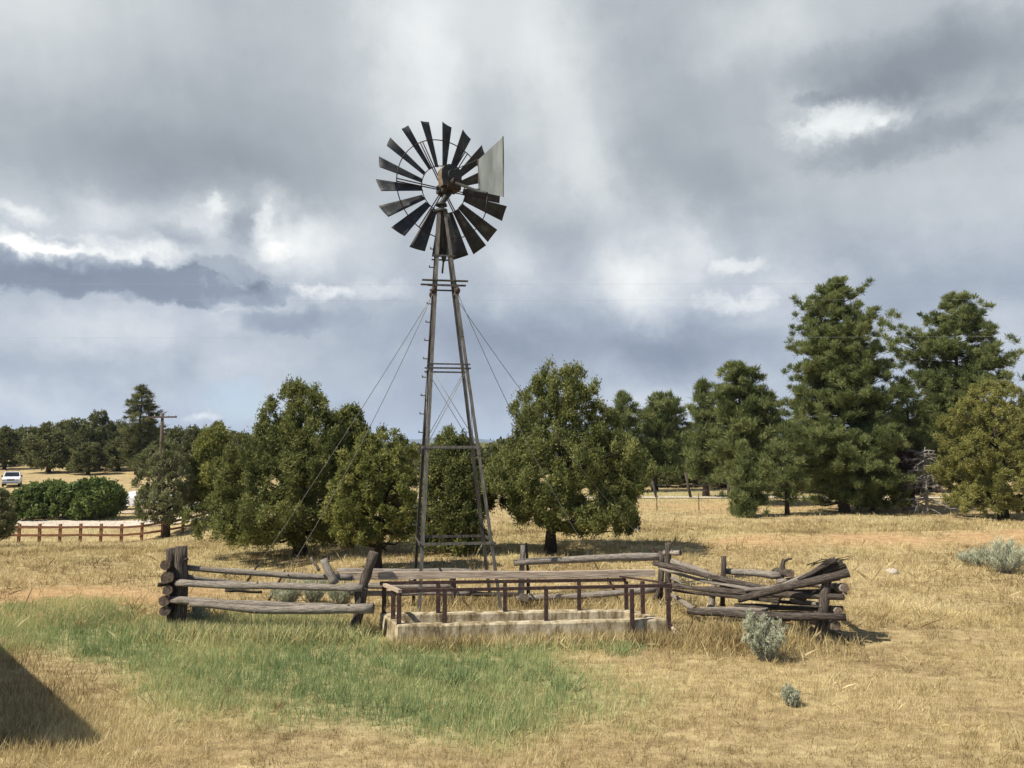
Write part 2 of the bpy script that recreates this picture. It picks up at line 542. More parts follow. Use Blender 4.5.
def pine_tree(name, label, base, prof, mat, bark, seed, levels=22, perlev=6, per=60, crad=.34, ll=.2, lw=.018, trunk_r=.2, group=None,
              density=1.0, bare=6):
    r = np.random.default_rng(seed)
    t = thing(name, label, 'tree', base, group)
    lob = make_lobes(r, .10)
    hmin, hmax = prof[0, 0], prof[-1, 0]
    mb = MB()
    pts, rad = [], []
    for i in range(9):
        f = i / 8
        pts.append(np.array([r.normal(0, .04) * (i > 0) + np.interp(hmax, prof[:, 0], (prof[:, 2] - prof[:, 1]) / 2) * f ** 2, r.normal(0, .04) * (i > 0), hmax * .98 * f - (.15 if i == 0 else 0)]))
        rad.append(trunk_r * (1.3 if i == 0 else 1) * (1 - f) ** .8 + .015)
    mb.tube(pts, rad, 10, .05, seed=seed)
    T = np.array(pts)

    def axis(h):
        return np.array([np.interp(h, T[:, 2], T[:, 0]), np.interp(h, T[:, 2], T[:, 1]), h])
    cs, crs, outs = [], [], []
    gold = r.uniform(0, 6.28)
    k = 0
    for i in range(levels):
        f = i / (levels - 1)
        h = hmin + (hmax - hmin) * (f ** .9)
        nb = max(3, int(perlev * (1 - .35 * f)))
        for b in range(nb):
            k += 1
            az = gold + k * 2.399 + r.normal(0, .25)
            hb = h + r.normal(0, (hmax - hmin) / levels * .45)
            mid, R_ = crown_radius(prof, np.array([hb]), np.array([az]), lob)
            L = max(.12, (R_[0]) * r.uniform(.6, 1.05) - crad * .55)
            a = axis(min(hb - .12 * L, hmax * .97))
            ca, sa = math.cos(az), math.sin(az)
            rise = (.34 - .34 * (1 - f)) * L + r.normal(0, .13) * L
            e = np.array([a[0] + ca * L + mid[0] * .6, a[1] + sa * L, a[2] + rise])
            m1 = a * .5 + e * .5 + np.array([0, 0, -.07 * L])
            br = trunk_r * (.28 - .16 * f)
            mb.tube([a, m1, e], [br, br * .6, br * .22], 5, .05)
            ncl = max(1, int(round(L / crad * 1.25 * density)))
            for q in range(ncl):
                s = 1 - (q / max(ncl, 1)) * .72
                bp = (a * (1 - s) ** 2 + 2 * m1 * s * (1 - s) + e * s * s)
                side = np.array([-sa, ca, 0]) * r.normal(0, .27) * L * s
                cs.append(bp + side + np.array([0, 0, r.uniform(-.08, .26)]))
                crs.append(crad * r.uniform(.6, 1.1) * (1 - .3 * f))
                outs.append([ca * .6, sa * .6, .5])
    # leader tufts
    for q in range(5):
        cs.append(axis(hmax - q * .22) + r.normal(0, .06, 3))
        crs.append(crad * .6)
        outs.append([0, 0, 1])
    for b in range(bare):
        hb = r.uniform(.15, .55) * hmin + .4 * hmin
        az = r.uniform(0, 6.28)
        L = r.uniform(.6, 1.6)
        a = axis(hb)
        mb.tube([a, a + np.array([math.cos(az) * L, math.sin(az) * L, r.uniform(-.3, .1)])], [trunk_r * .12, trunk_r * .03], 4, .05)
    cs, crs, outs = np.array(cs), np.array(crs), np.array(outs)
    q, tint = leaf_quads(cs, crs, int(per * 1.25), ll * 1.25, lw * .62, r, .85, .6, outs, .45, .05)
    mb.build('trunk', t, [bark])
    link('crown', poly_mesh(name + '_crown', q, 4, tint), t, [mat])
    return t


# ------------------------------------------------------------------ ground
green_px = [(-140, 606), (0, 602), (90, 598), (165, 606), (215, 632), (300, 640), (375, 640), (450, 646), (540, 650), (610, 672), (650, 700),
            (640, 730), (570, 726), (500, 742), (420, 748), (330, 742), (255, 722), (190, 702), (120, 684), (60, 668), (0, 650), (-140, 646)]
green_poly = np.array([P(px, py, 10)[:2] * 0 + (CAM[:2] + ray(px, py)[:2] * (3.0 / -ray(px, py)[2])) for px, py in green_px])


def poly_sd(x, y, poly):
    """signed distance (positive inside)"""
    x, y = np.asarray(x, float), np.asarray(y, float)
    inside = np.zeros(x.shape, bool)
    dist = np.full(x.shape, 1e9)
    n = len(poly)
    for i in range(n):
        ax, ay = poly[i]
        bx, by = poly[(i + 1) % n]
        ex, ey = bx - ax, by - ay
        tt = np.clip(((x - ax) * ex + (y - ay) * ey) / (ex * ex + ey * ey), 0, 1)
        dist = np.minimum(dist, np.hypot(x - ax - tt * ex, y - ay - tt * ey))
        cond = ((ay > y) != (by > y)) & (x < ex * (y - ay) / (ey + 1e-12) + ax)
        inside ^= cond
    return np.where(inside, dist, -dist)


def green_mask(x, y):
    sd = poly_sd(x, y, green_poly)
    g = smooth(-.45, .75, sd + .28 * wn_patch(x, y) + .16 * wn_patch2(x, y))
    rightfade = 1 - .45 * smooth(0, 1.6, x)
    farfade = 1 - .12 * smooth(11, 14, y)
    g = g * rightfade * farfade
    # thin green wash in the field behind the enclosure and by the far track
    g = np.maximum(g, .38 * smooth(.1, .9, wn_patch(x * .5, y * .35)) * smooth(18, 22, y) * (1 - smooth(60, 80, y)))
    g = np.maximum(g, .7 * np.exp(-((y - 57) / 6.0) ** 2) * smooth(4, 8, x) * (1 - smooth(26, 34, x)))
    return g


def red_mask(x, y):
    a = np.exp(-(((y - 16.8 - .02 * x) / 1.5) ** 2)) * smooth(-5.5, -8, x)
    b = np.exp(-(((y - 24.6 - .08 * x) / 1.3) ** 2)) * smooth(5, 8, x)
    c = np.exp(-(((y - 44) / 3.0) ** 2)) * smooth(3, 7, x) * .7
    return np.clip((a * 1.5 + b * 1.1 + c) * (.75 + .45 * wn_patch(x, y)), 0, 1)


def axis_pts(lo, hi, step, far):
    a = list(np.arange(lo, hi + 1e-6, step))
    s, x = step, hi
    while x < far:
        s *= 1.28
        x += s
        a.append(x)
    s, x = step, lo
    b = []
    while x > -far:
        s *= 1.28
        x -= s
        b.append(x)
    return np.array(b[::-1] + a)


xs = axis_pts(-34, 34, .3, 8800)
ys = np.concatenate([axis_pts(-2, 72, .3, 8800)])
GX, GY = np.meshgrid(xs, ys)
GZ = terrain(GX, GY)
nx, ny = len(xs), len(ys)
vv = np.stack([GX.ravel(), GY.ravel(), GZ.ravel()], 1)
ii = (np.arange(ny - 1)[:, None] * nx + np.arange(nx - 1)[None, :]).ravel()
quad = np.stack([ii, ii + 1, ii + nx + 1, ii + nx], 1)
me = bpy.data.meshes.new('ground')
me.vertices.add(len(vv)); me.vertices.foreach_set('co', vv.astype(np.float32).ravel())
me.loops.add(quad.size); me.loops.foreach_set('vertex_index', quad.astype(np.int32).ravel())
me.polygons.add(len(quad)); me.polygons.foreach_set('loop_start', np.arange(0, quad.size, 4, dtype=np.int32))
me.update(calc_edges=True)
me.polygons.foreach_set('use_smooth', np.ones(len(quad), bool))
for nm, fn in (('green', green_mask), ('red', red_mask)):
    at = me.attributes.new(nm, 'FLOAT', 'POINT')
    at.data.foreach_set('value', fn(GX, GY).astype(np.float32).ravel())


def ground_mat():
    m, nt, b, out = new_mat('dry_field')
    tc = N(nt, 'ShaderNodeTexCoord')
    mp = N(nt, 'ShaderNodeMapping')
    mp.inputs['Scale'].default_value = (.55, 1.0, 1)
    nt.links.new(tc.outputs['Object'], mp.inputs[0])
    n1 = N(nt, 'ShaderNodeTexNoise', i_Scale=.55, i_Detail=9, i_Roughness=.62)
    n2 = N(nt, 'ShaderNodeTexNoise', i_Scale=5.0, i_Detail=8, i_Roughness=.7)
    n3 = N(nt, 'ShaderNodeTexNoise', i_Scale=38.0, i_Detail=4, i_Roughness=.7)
    for n in (n1, n2):
        nt.links.new(mp.outputs[0], n.inputs['Vector'])
    nt.links.new(tc.outputs['Object'], n3.inputs['Vector'])
    base = ramp(nt, [(.30, (.21, .145, .075)), (.44, (.33, .245, .125)), (.56, (.42, .33, .165)), (.72, (.52, .43, .23))], n1.outputs[0])
    dry2 = ramp(nt, [(.36, (.10, .07, .042)), (.5, (.31, .235, .125)), (.64, (.53, .43, .24))], n2.outputs[0])
    mx = N(nt, 'ShaderNodeMix', data_type='RGBA')
    mx.inputs[0].default_value = .5
    nt.links.new(base.outputs[0], mx.inputs[6]); nt.links.new(dry2.outputs[0], mx.inputs[7])
    gr = ramp(nt, [(.30, (.17, .175, .08)), (.5, (.30, .295, .14)), (.7, (.43, .39, .20))], n2.outputs[0])
    ag = N(nt, 'ShaderNodeAttribute', attribute_name='green')
    m2 = N(nt, 'ShaderNodeMix', data_type='RGBA')
    sgr = N(nt, 'ShaderNodeMath', operation='MULTIPLY', i_1=.85)
    nt.links.new(ag.outputs['Fac'], sgr.inputs[0])
    nt.links.new(sgr.outputs[0], m2.inputs[0])
    nt.links.new(mx.outputs[2], m2.inputs[6]); nt.links.new(gr.outputs[0], m2.inputs[7])
    ar = N(nt, 'ShaderNodeAttribute', attribute_name='red')
    rr = ramp(nt, [(.3, (.26, .155, .080)), (.55, (.42, .275, .14)), (.75, (.52, .39, .21))], n2.outputs[0])
    m3 = N(nt, 'ShaderNodeMix', data_type='RGBA')
    srd = N(nt, 'ShaderNodeMath', operation='MULTIPLY', i_1=.95)
    nt.links.new(ar.outputs['Fac'], srd.inputs[0])
    nt.links.new(srd.outputs[0], m3.inputs[0])
    nt.links.new(m2.outputs[2], m3.inputs[6]); nt.links.new(rr.outputs[0], m3.inputs[7])
    nt.links.new(m3.outputs[2], b.inputs['Base Color'])
    b.inputs['Roughness'].default_value = 1
    b.inputs['Specular IOR Level'].default_value = .05
    b1 = N(nt, 'ShaderNodeBump', i_Strength=.7, i_Distance=.06)
    nt.links.new(n2.outputs[0], b1.inputs['Height'])
    b2 = N(nt, 'ShaderNodeBump', i_Strength=.6, i_Distance=.025)
    nt.links.new(n3.outputs[0], b2.inputs['Height'])
    nt.links.new(b1.outputs[0], b2.inputs['Normal'])
    nt.links.new(b2.outputs[0], b.inputs['Normal'])
    return m


tag(link('ground', me, None, [ground_mat()]), kind='structure')

# gravel road beyond the brown fence, draped on the ground
M['gravel'] = noise_mat('gravel', [(.3, (.40, .34, .27)), (.6, (.52, .46, .38)), (.8, (.60, .54, .46))], 2.0, .95, bump=.4, bscale=20)
M['red_dirt'] = noise_mat('red_dirt', [(.3, (.33, .25, .18)), (.6, (.44, .35, .26)), (.8, (.52, .43, .34))], 2.0, .95, bump=.4, bscale=20)


def draped(name, path, wid, mat, dz):
    vs, fs = [], []
    for i, (x, y, w) in enumerate(path):
        for j in range(5):
            f = (j / 4 - .5) * w
            vs.append((x, y + f, float(terrain(x, y + f)) + dz))
        if i:
            for j in range(4):
                fs.append((5 * i - 5 + j, 5 * i + j, 5 * i + 1 + j, 5 * i - 4 + j))
    me = bpy.data.meshes.new(name)
    me.from_pydata(vs, [], fs)
    o = link(name, me, None, [mat])
    return tag(o, kind='structure')


draped('gravel_road', [(x, 51.8 + .6 * math.sin(x * .09), 2.7 if x < -14 else 1.6) for x in np.arange(-70, 60, 1.0)], 0, 'gravel', .05)
draped('parking_pad', [(x, 60.5, 3.4) for x in np.arange(-42, -24, .8)], 0, 'red_dirt', .05)

# ------------------------------------------------------------------ grass
def frustum_points(n, y0, y1, r, pw=1.0, px0=-260, px1=1284):
    u = r.uniform(0, 1, n)
    Y = (y0 ** (2 - pw) + u * (y1 ** (2 - pw) - y0 ** (2 - pw))) ** (1 / (2 - pw)) if pw != 2 else y0 * (y1 / y0) ** u
    px = r.uniform(px0, px1, n)
    return (px - 512) / F * Y, Y


def trough_clear(x, y):
    """true where grass may grow (outside the concrete trough)"""
    return poly_sd(x, y, TR_POLY) < -.02


def blades(x, y, h, w, r, lean=.35, wind=(0.05, 0.0), tint=None, z=None):
    n = len(x)
    z = terrain(x, y) if z is None else z
    az = r.uniform(0, 2 * np.pi, n)
    wv = np.stack([np.cos(az), np.sin(az), np.zeros(n)], 1) * (w / 2)[:, None]
    la = r.uniform(0, 2 * np.pi, n)
    ln = np.abs(r.normal(0, lean, n)) * h
    tip = np.stack([np.cos(la) * ln + wind[0] * h, np.sin(la) * ln + wind[1] * h, h * np.maximum(1 - .35 * (ln / h) ** 2, .3)], 1)
    b = np.stack([x, y, z - .01], 1)
    q = np.empty((n, 4, 3))
    midp = b + tip * .5 + np.array([0, 0, 1.0]) * (h * .09)[:, None]
    q[:, 0] = b - wv * .8
    q[:, 1] = b + wv * .8
    q[:, 2] = midp + wv * .75
    q[:, 3] = b + tip
    if tint is None:
        tint = r.normal(.5, .2, n)
    return q.reshape(-1, 3), np.clip(tint, 0, 1)


# concrete trough plan (parallelogram seen from the photo)
FL, FR = np.array([-1.80, 12.0]), np.array([2.56, 12.42])
BL, BR = np.array([-2.25, 12.95]), np.array([2.02, 13.30])
TR_POLY = np.array([FL, FR, BR, BL])

r = np.random.default_rng(21)
parts_v, parts_t = [], []


def add_dry(x, y, h, w, lean=.45, tint=None):
    ok = trough_clear(x, y) & (r.uniform(0, 1, len(x)) > .85 * red_mask(x, y))
    x, y, h, w = x[ok], y[ok], h[ok], w[ok]
    t0 = .5 + .16 * wn_patch(x, y) + .10 * wn_patch2(x * 2, y * 2) + r.normal(0, .17, len(x))
    if tint is not None: t0 = t0 + (tint[ok] if np.ndim(tint) else tint)
    v, t = blades(x, y, h, w, r, lean, tint=t0)
    parts_v.append(v); parts_t.append(t)


# near: tufted short hay
tx, ty = frustum_points(38000, 6.0, 15, r)
k = 11
x = np.repeat(tx, k) + r.normal(0, .035, len(tx) * k)
y = np.repeat(ty, k) + r.normal(0, .035, len(ty) * k)
g = green_mask(x, y)
keep = r.uniform(0, 1, len(x)) > g * .55
x, y = x[keep], y[keep]
hh = np.repeat(np.exp(r.normal(0, .35, len(tx))), k)[keep]
add_dry(x, y, .052 * hh * r.uniform(.5, 1.4, len(x)) * (1 + .25 * wn_patch(x, y)).clip(.5, 2), np.full(len(x), .0052), .42)
# scattered taller stalks near
x, y = frustum_points(16000, 6.2, 16, r)
kk = (wn_patch(x, y) + .6 * wn_patch2(x, y) > .2) | (r.uniform(0, 1, len(x)) < .25)
x, y = x[kk], y[kk]
add_dry(x, y, r.uniform(.08, .22, len(x)), np.full(len(x), .0032), .18, .10)
# dead brown weed clumps, in drifts
tx, ty = frustum_points(1500, 6.5, 30, r, .8)
kk = wn_patch(tx * .6 + 9, ty * .6) + r.normal(0, .5, len(tx)) > .35
tx, ty = tx[kk], ty[kk]
k = 26
sp = r.uniform(.03, .12, len(tx))
x = np.repeat(tx, k) + np.repeat(sp, k) * r.normal(0, 1, len(tx) * k)
y = np.repeat(ty, k) + np.repeat(sp, k) * r.normal(0, 1, len(tx) * k)
add_dry(x, y, np.repeat(r.uniform(.07, .20, len(tx)), k) * r.uniform(.5, 1.2, len(x)), np.full(len(x), .007), .5, np.repeat(r.choice([-.38, -.25, .22], len(tx)), k))
# middle and far field
tx, ty = frustum_points(36000, 13, 34, r, .6)
k = 8
x = np.repeat(tx, k) + r.normal(0, .07, len(tx) * k)
y = np.repeat(ty, k) + r.normal(0, .07, len(ty) * k)
hh = np.repeat(np.exp(r.normal(0, .4, len(tx))), k)
add_dry(x, y, .10 * hh * r.uniform(.5, 1.4, len(x)), .010 + .0005 * (y - 13), .55)
x, y = frustum_points(60000, 30, 70, r, .5)
add_dry(x, y, r.uniform(.08, .22, len(x)), np.full(len(x), .03), .5)


# tall dry grass round the trough and along the fence
def along(p0, p1, n, sx=.2):
    t = r.uniform(0, 1, n)
    p = p0[None] * (1 - t)[:, None] + p1[None] * t[:, None]
    return p[:, 0] + r.normal(0, sx, n), p[:, 1] + r.normal(0, sx, n)


for p0, p1, n, h0, h1, s in ((FL + [0, -.25], FR + [.2, -.25], 4600, .10, .30, .14), (FR + [.3, -.1], np.array([4.6, 12.2]), 2600, .12, .40, .25),
                             (np.array([2.4, 11.9]), np.array([5.0, 11.7]), 2200, .1, .3, .3), (BL + [-.1, .3], BR + [.1, .3], 2600, .15, .38, .2),
                             (np.array([-5.8, 12.6]), np.array([-2.7, 12.35]), 2600, .1, .34, .25), (np.array([-2, 15]), np.array([4, 15]), 3500, .12, .32, .4)):
    x, y = along(p0, p1, n, s)
    add_dry(x, y, r.uniform(h0, h1, n), np.full(n, .009), .35, .08)
for (pa_, pb_) in (((0, 640), (112, 742)), ((0, 742), (112, 748)), ((0, 690), (90, 742)), ((0, 725), (60, 740))):
    p0, p1 = ground_at(*pa_)[:2], ground_at(*pb_)[:2]
    x, y = along(p0, p1, 2200, .22)
    add_dry(x, y, r.uniform(.06, .19, 2200), np.full(2200, .006), .3, .0)
tag(link('dry_grass', poly_mesh('dry_grass', np.concatenate(parts_v), 4, np.concatenate(parts_t)), None, ['dry_grass']),
    'short straw coloured dry grass covering the whole field', 'dry grass', kind='stuff')

parts_v, parts_t = [], []
tx, ty = frustum_points(60000, 6.8, 16.5, r, 1.0, -260, 700)
g = green_mask(tx, ty)
kp = r.uniform(0, 1, len(tx)) < g * (.62 + .07 * wn_patch(tx, ty))
tx, ty = tx[kp], ty[kp]
k = 7
x = np.repeat(tx, k) + r.normal(0, .03, len(tx) * k)
y = np.repeat(ty, k) + r.normal(0, .03, len(ty) * k)
hh = np.repeat(np.exp(r.normal(0, .28, len(tx))), k)
ok = trough_clear(x, y)
x, y, hh = x[ok], y[ok], hh[ok]
g = green_mask(x, y)
h = (.055 + .065 * g) * hh * r.uniform(.6, 1.3, len(x))
t0 = .86 - .46 * g + .16 * wn_patch(x, y) + r.normal(0, .14, len(x))
v, t = blades(x, y, h, np.full(len(x), .0075), r, .28, tint=t0)
parts_v.append(v); parts_t.append(t)
# green weeds under the trough and the fence
for p0, p1, n, h0, h1, s in ((np.array([-2.0, 11.75]), np.array([2.0, 11.9]), 2800, .07, .20, .16), (np.array([-6.0, 12.6]), np.array([-2.6, 12.35]), 5200, .10, .34, .22),
                             (np.array([-5.6, 13.4]), np.array([-3.0, 13.4]), 1800, .1, .3, .4)):
    x, y = along(p0, p1, n, s)
    ok = trough_clear(x, y)
    x, y = x[ok], y[ok]
    v, t = blades(x, y, r.uniform(h0, h1, len(x)), np.full(len(x), .011), r, .4, tint=r.normal(.6, .25, len(x)))
    parts_v.append(v); parts_t.append(t)
# a few darker tufts
for px, py, n in ((408, 676, 200), (456, 684, 260), (230, 640, 160), (560, 690, 120), (620, 655, 120), (95, 655, 120)):
    c = ground_at(px, py)
    x, y = c[0] + r.normal(0, .13, n), c[1] + r.normal(0, .10, n)
    v, t = blades(x, y, r.uniform(.12, .27, n), np.full(n, .009), r, .35, tint=r.normal(.25, .15, n))
    parts_v.append(v); parts_t.append(t)
tag(link('green_grass', poly_mesh('green_grass', np.concatenate(parts_v), 4, np.concatenate(parts_t)), None, ['green_grass']),
    'swath of blue green grass crossing the foreground at left', 'green grass', kind='stuff')

# ------------------------------------------------------------------ windmill
def proj_y(p):
    d = np.asarray(p, float) - CAM
    cz = d[1] * _cp + d[2] * _sp
    cy = -d[1] * _sp + d[2] * _cp
    return 384 - F * cy / cz


D0 = 14.7
wbase = P(455, 606, D0); wbase[2] = float(terrain(wbase[0], wbase[1]))
wtop = P(441.5, 212, D0)
mill = thing('windmill', 'tall steel farm windmill with dark blades and pale tail vane above the trough', 'windmill', wbase)
O = wbase
offs = {'A': (.95, -.616), 'B': (.70, .834), 'C': (-.92, .616), 'D': (-.63, -.834)}


def leg_pt(k, t):
    o = np.array([*offs[k], 0.0])
    return wbase * (1 - t) + wtop * t + o * ((1 - t) + .105 * t)


def t_at(py):
    ts = np.linspace(0, 1, 600)
    return float(min(ts, key=lambda t: abs(proj_y(wbase * (1 - t) + wtop * t) - py)))


for k, (ox, oy) in offs.items():
    mb = MB(O)
    n = 14
    sx, sy = -np.sign(ox), -np.sign(oy)
    # angle iron: two flanges
    for a_, b_ in ((((1, 0, 0)), sx), (((0, 1, 0)), sy)):
        pass
    d1 = np.array([-ox + oy, -oy - ox, 0]); d1 /= np.linalg.norm(d1)
    d2 = np.array([-ox - oy, -oy + ox, 0]); d2 /= np.linalg.norm(d2)
    a, b = leg_pt(k, -.012), leg_pt(k, 1.0)
    w = .060
    mb.box((a + b) / 2 + d1 * w / 2, (b - a) / 2, d1 * w / 2, d2 * .006)
    mb.box((a + b) / 2 + d2 * (w / 2 + .0075), (b - a) / 2, d2 * (w / 2 - .001), d1 * .006)
    # bolted splice plates
    for py in (447, 330):
        c = leg_pt(k, t_at(py))
        mb.box(c + d1 * w / 2 - d2 * .011, (b - a) / np.linalg.norm(b - a) * .16, d1 * (w / 2 + .004), d2 * .004)
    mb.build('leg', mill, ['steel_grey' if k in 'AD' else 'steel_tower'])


def ring(py, h, dz=0.0, w=.010, faces=('DA', 'AB', 'BC', 'CD')):
    t = t_at(py)
    for f in faces:
        a, b = leg_pt(f[0], t), leg_pt(f[1], t)
        a[2] += dz; b[2] += dz
        d = (b - a) / np.linalg.norm(b - a)
        nrm = np.cross(d, (0, 0, 1))
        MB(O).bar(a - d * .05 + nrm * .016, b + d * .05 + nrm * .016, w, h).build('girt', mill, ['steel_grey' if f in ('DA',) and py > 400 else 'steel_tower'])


ring(540, .05)
ring(447, .05)
ring(370, .032); ring(366.5, .03, faces=('DA', 'BC'))
ring(288, .032)
ring(258, .03, faces=('DA', 'BC'))
# service platform boards near the top
t = t_at(283)
for f in ('DA', 'CB'):
    a, b = leg_pt(f[0], t), leg_pt(f[1], t)
    d = (b - a) / np.linalg.norm(b - a)
    MB(O).bar(a - d * .24, b + d * .24, .10, .018).build('platform_board', mill, ['steel_tower'])
# crossed tie rods
for f in ('DA', 'AB', 'BC', 'CD'):
    t0, t1 = t_at(447), t_at(369)
    for p_, q_ in ((f[0], f[1]), (f[1], f[0])):
        MB(O).tube([leg_pt(p_, t0), leg_pt(q_, t1)], .0065, 5).build('tie_rod', mill, ['cable'])
# climbing pegs on the rear left leg
for t in np.arange(.06, .93, .047):
    c = leg_pt('C', t)
    mb = MB(O)
    mb.tube([c + [-.0, 0, 0], c + [-.075, -.03, 0]], .012, 6)
    mb.box(c + np.array([-.08, -.03, .012]), (.010, 0, 0), (0, .016, 0), (0, 0, .022))
    mb.build('climbing_peg', mill, ['steel_grey'])

PSI = R(31)
nb = np.array([math.sin(PSI), -math.cos(PSI), 0])     # shaft direction, towards the viewer
ex = np.array([math.cos(PSI), math.sin(PSI), 0])
up = np.array([0, 0, 1.0])
hub = P(443, 190, D0 + .32)
head = hub + nb * .36
# mast casting and pipe
mb = MB(O)
mb.tube([wtop + [0, 0, -.75], wtop + [0, 0, .18], [head[0], head[1], head[2] - .12]], [.05, .06, .07], 12)
mb.tube([wtop + [0, 0, -.02], wtop + [0, 0, .05]], [.135, .12], 14)
mb.tube([wtop + [0, 0, .13], wtop + [0, 0, .18]], [.12, .10], 14)
mb.build('mast', mill, ['gear'])
# pump rod, with its swivel
mb = MB(O)
q = wtop + np.array([.0, -.0, 0])
mb.tube([q + [0.02, 0, -.2], q + [.06, -.02, -.95]], .012, 6)
mb.tube([q + [.06, -.02, -.88], q + [.06, -.02, -.95], q + [.055, -.02, -1.04]], [.03, .055, .03], 8)
mb.tube([q + [.05, -.02, -1.02], q + [.03, -.02, -1.28]], [.022, .02], 6)
mb.build('pump_rod', mill, ['gear'])

# gearbox with rounded hood
gb_c = hub + nb * .42 + np.array([0, 0, .12]) - ex * .05
prof2 = [(-.19, -.21), (.19, -.21), (.225, -.05), (.225, .10), (.16, .20), (.06, .245), (-.06, .245), (-.16, .20), (-.225, .10), (-.225, -.05)]
mb = MB(O)
Lg = .095
fr = [gb_c + nb * Lg + ex * u + up * v for u, v in prof2]
bk = [gb_c - nb * Lg + ex * u + up * v for u, v in prof2]
mb.face(fr[::-1], mi=0); mb.face(bk, mi=0)
for i in range(len(prof2)):
    j = (i + 1) % len(prof2)
    left = i in (7, 8, 9)  # sun-facing side faces, painted lighter to read as lit
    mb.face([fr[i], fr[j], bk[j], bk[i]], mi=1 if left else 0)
mb.tube([gb_c + nb * (Lg + .012) + up * .02 + ex * .02, gb_c + nb * (Lg + .03) + up * .02 + ex * .02], [.12, .11], 16)
mb.build('gearbox', mill, ['gear', 'gear_sunlit'])
mb = MB(O)
mb.tube([hub + nb * .30 + up * .02, hub + nb * .62 + up * .0], [.12, .07], 12)
mb.tube([hub - nb * .12, hub + nb * .35], .045, 10)
mb.box(hub + nb * .38 - up * .09, ex * .15, nb * .16, up * .05)
mb.build('gear_base', mill, ['gear_rust'])

# the wheel: hub, rims, spokes, eighteen blades
WM = Matrix(((ex[0], -nb[0], 0, hub[0] - O[0]), (ex[1], -nb[1], 0, hub[1] - O[1]), (0, 0, 1, hub[2] - O[2]), (0, 0, 0, 1)))
mb = MB()
mb.tube([(0, -.14, 0), (0, -.10, 0), (0, .10, 0), (0, .14, 0)], [.07, .11, .11, .06], 14)
for i in range(6):
    a = R(60 * i)
    mb.box((math.sin(a) * .1, 0, math.cos(a) * .1), (.03, 0, 0), (0, .09, 0), (0, 0, .03))
wheel = mb.build('wheel', mill, ['gear'])
wheel.matrix_local = WM
RO, RI, RR = 1.45, .485, 1.05


def hoop(rad, y, w, name):
    mb = MB()
    pts = [(math.sin(R(360 * i / 72)) * rad, y, math.cos(R(360 * i / 72)) * rad) for i in range(73)]
    mb.tube(pts, w, 6, caps=False)
    return mb.build(name, wheel, ['steel_dark'])


hoop(RR, -.035, .011, 'outer_rim')
hoop(RI + .015, -.03, .010, 'inner_rim')
PITCHB = R(29)


def blade_mesh():
    vs, fs = [], []
    nr, nc = 8, 7
    for i in range(nr):
        f = i / (nr - 1)
        rad = RI + (RO - RI) * f
        wd = .135 + (.335 - .135) * f
        for j in range(nc):
            c = (j / (nc - 1) - .5)
            cam_ = .05 * wd * (1 - (2 * c) ** 2)
            u = c * wd
            x = u * math.cos(PITCHB) - cam_ * math.sin(PITCHB)
            y = u * math.sin(PITCHB) + cam_ * math.cos(PITCHB)
            skew = .02 * (c) * (1 if i == nr - 1 else 0)
            vs.append((x, y, rad + skew))
    for i in range(nr - 1):
        for j in range(nc - 1):
            a = i * nc + j
            fs.append((a, a + 1, a + nc + 1, a + nc))
    # thickness
    n = len(vs)
    me = bpy.data.meshes.new('blade')
    me.from_pydata(vs, [], fs)
    me.update()
    me.polygons.foreach_set('use_smooth', [True] * len(fs))
    return me


bm_ = blade_mesh()
bm_.materials.append(M['blade'])
for i in range(18):
    o = bpy.data.objects.new('blade', bm_)
    COL.objects.link(o)
    o.parent = wheel
    o.rotation_euler = (random.gauss(0, .02), R(i * 20 + 3 + random.gauss(0, .5)), random.gauss(0, .05))
    md = o.modifiers.new('thickness', 'SOLIDIFY')
    md.thickness = .004
    md.offset = 0
for i in range(6):
    a = R(60 * i - 30)
    sa, ca = math.sin(a), math.cos(a)
    for s in (-1, 1):
        mb = MB()
        tx_ = np.array([ca, 0, -sa]) * .03 * s
        mb.tube([np.array([sa * .09, -.02, ca * .09]) + tx_ * .6, np.array([sa * RR, -.045, ca * RR]) + tx_], .0125, 6)
        mb.build('spoke', wheel, ['steel_dark'])

# tail vane in the vertical plane of the shaft
def vane_pt(px, py):
    d = ray(px, py)
    n = np.cross(nb, up)
    t = np.dot(hub - CAM, n) / np.dot(d, n)
    return CAM + d * t


vp = [vane_pt(503.4, 136.5), vane_pt(503.9, 197), vane_pt(479.5, 191.5), vane_pt(478.8, 159.5)]
nv = np.cross(nb, up)
mb = MB(O)
K = 12
grid = {}
for s, off in ((0, .004), (1, -.004)):
    for i in range(K + 1):
        for j in range(K + 1):
            f, g_ = i / K, j / K
            p = (vp[3] * (1 - f) + vp[0] * f) * (1 - g_) + (vp[2] * (1 - f) + vp[1] * f) * g_
            w_ = .012 * math.sin(f * 9 + 1) * math.sin(g_ * 5)
            grid[s, i, j] = p + nv * (off + w_)
for s in (0, 1):
    for i in range(K):
        for j in range(K):
            q = [grid[s, i, j], grid[s, i + 1, j], grid[s, i + 1, j + 1], grid[s, i, j + 1]]
            mb.face(q if s else q[::-1])
for i in range(K):
    for (ja) in (0, K):
        mb.face([grid[0, i, ja], grid[0, i + 1, ja], grid[1, i + 1, ja], grid[1, i, ja]])
        mb.face([grid[0, ja, i], grid[0, ja, i + 1], grid[1, ja, i + 1], grid[1, ja, i]])
vane = mb.build('tail_vane', mill, ['vane'])
for f in (.0, 1.0):
    p0, p1 = vp[3] * (1 - f) + vp[0] * f, vp[2] * (1 - f) + vp[1] * f
    MB(O).bar(p0 + nv * .012, p1 + nv * .012, .022, .012, up=tuple(nv)).build('stiffener', vane, ['steel_grey'])
arm0 = hub + nb * .55 + up * -.02
mb = MB(O)
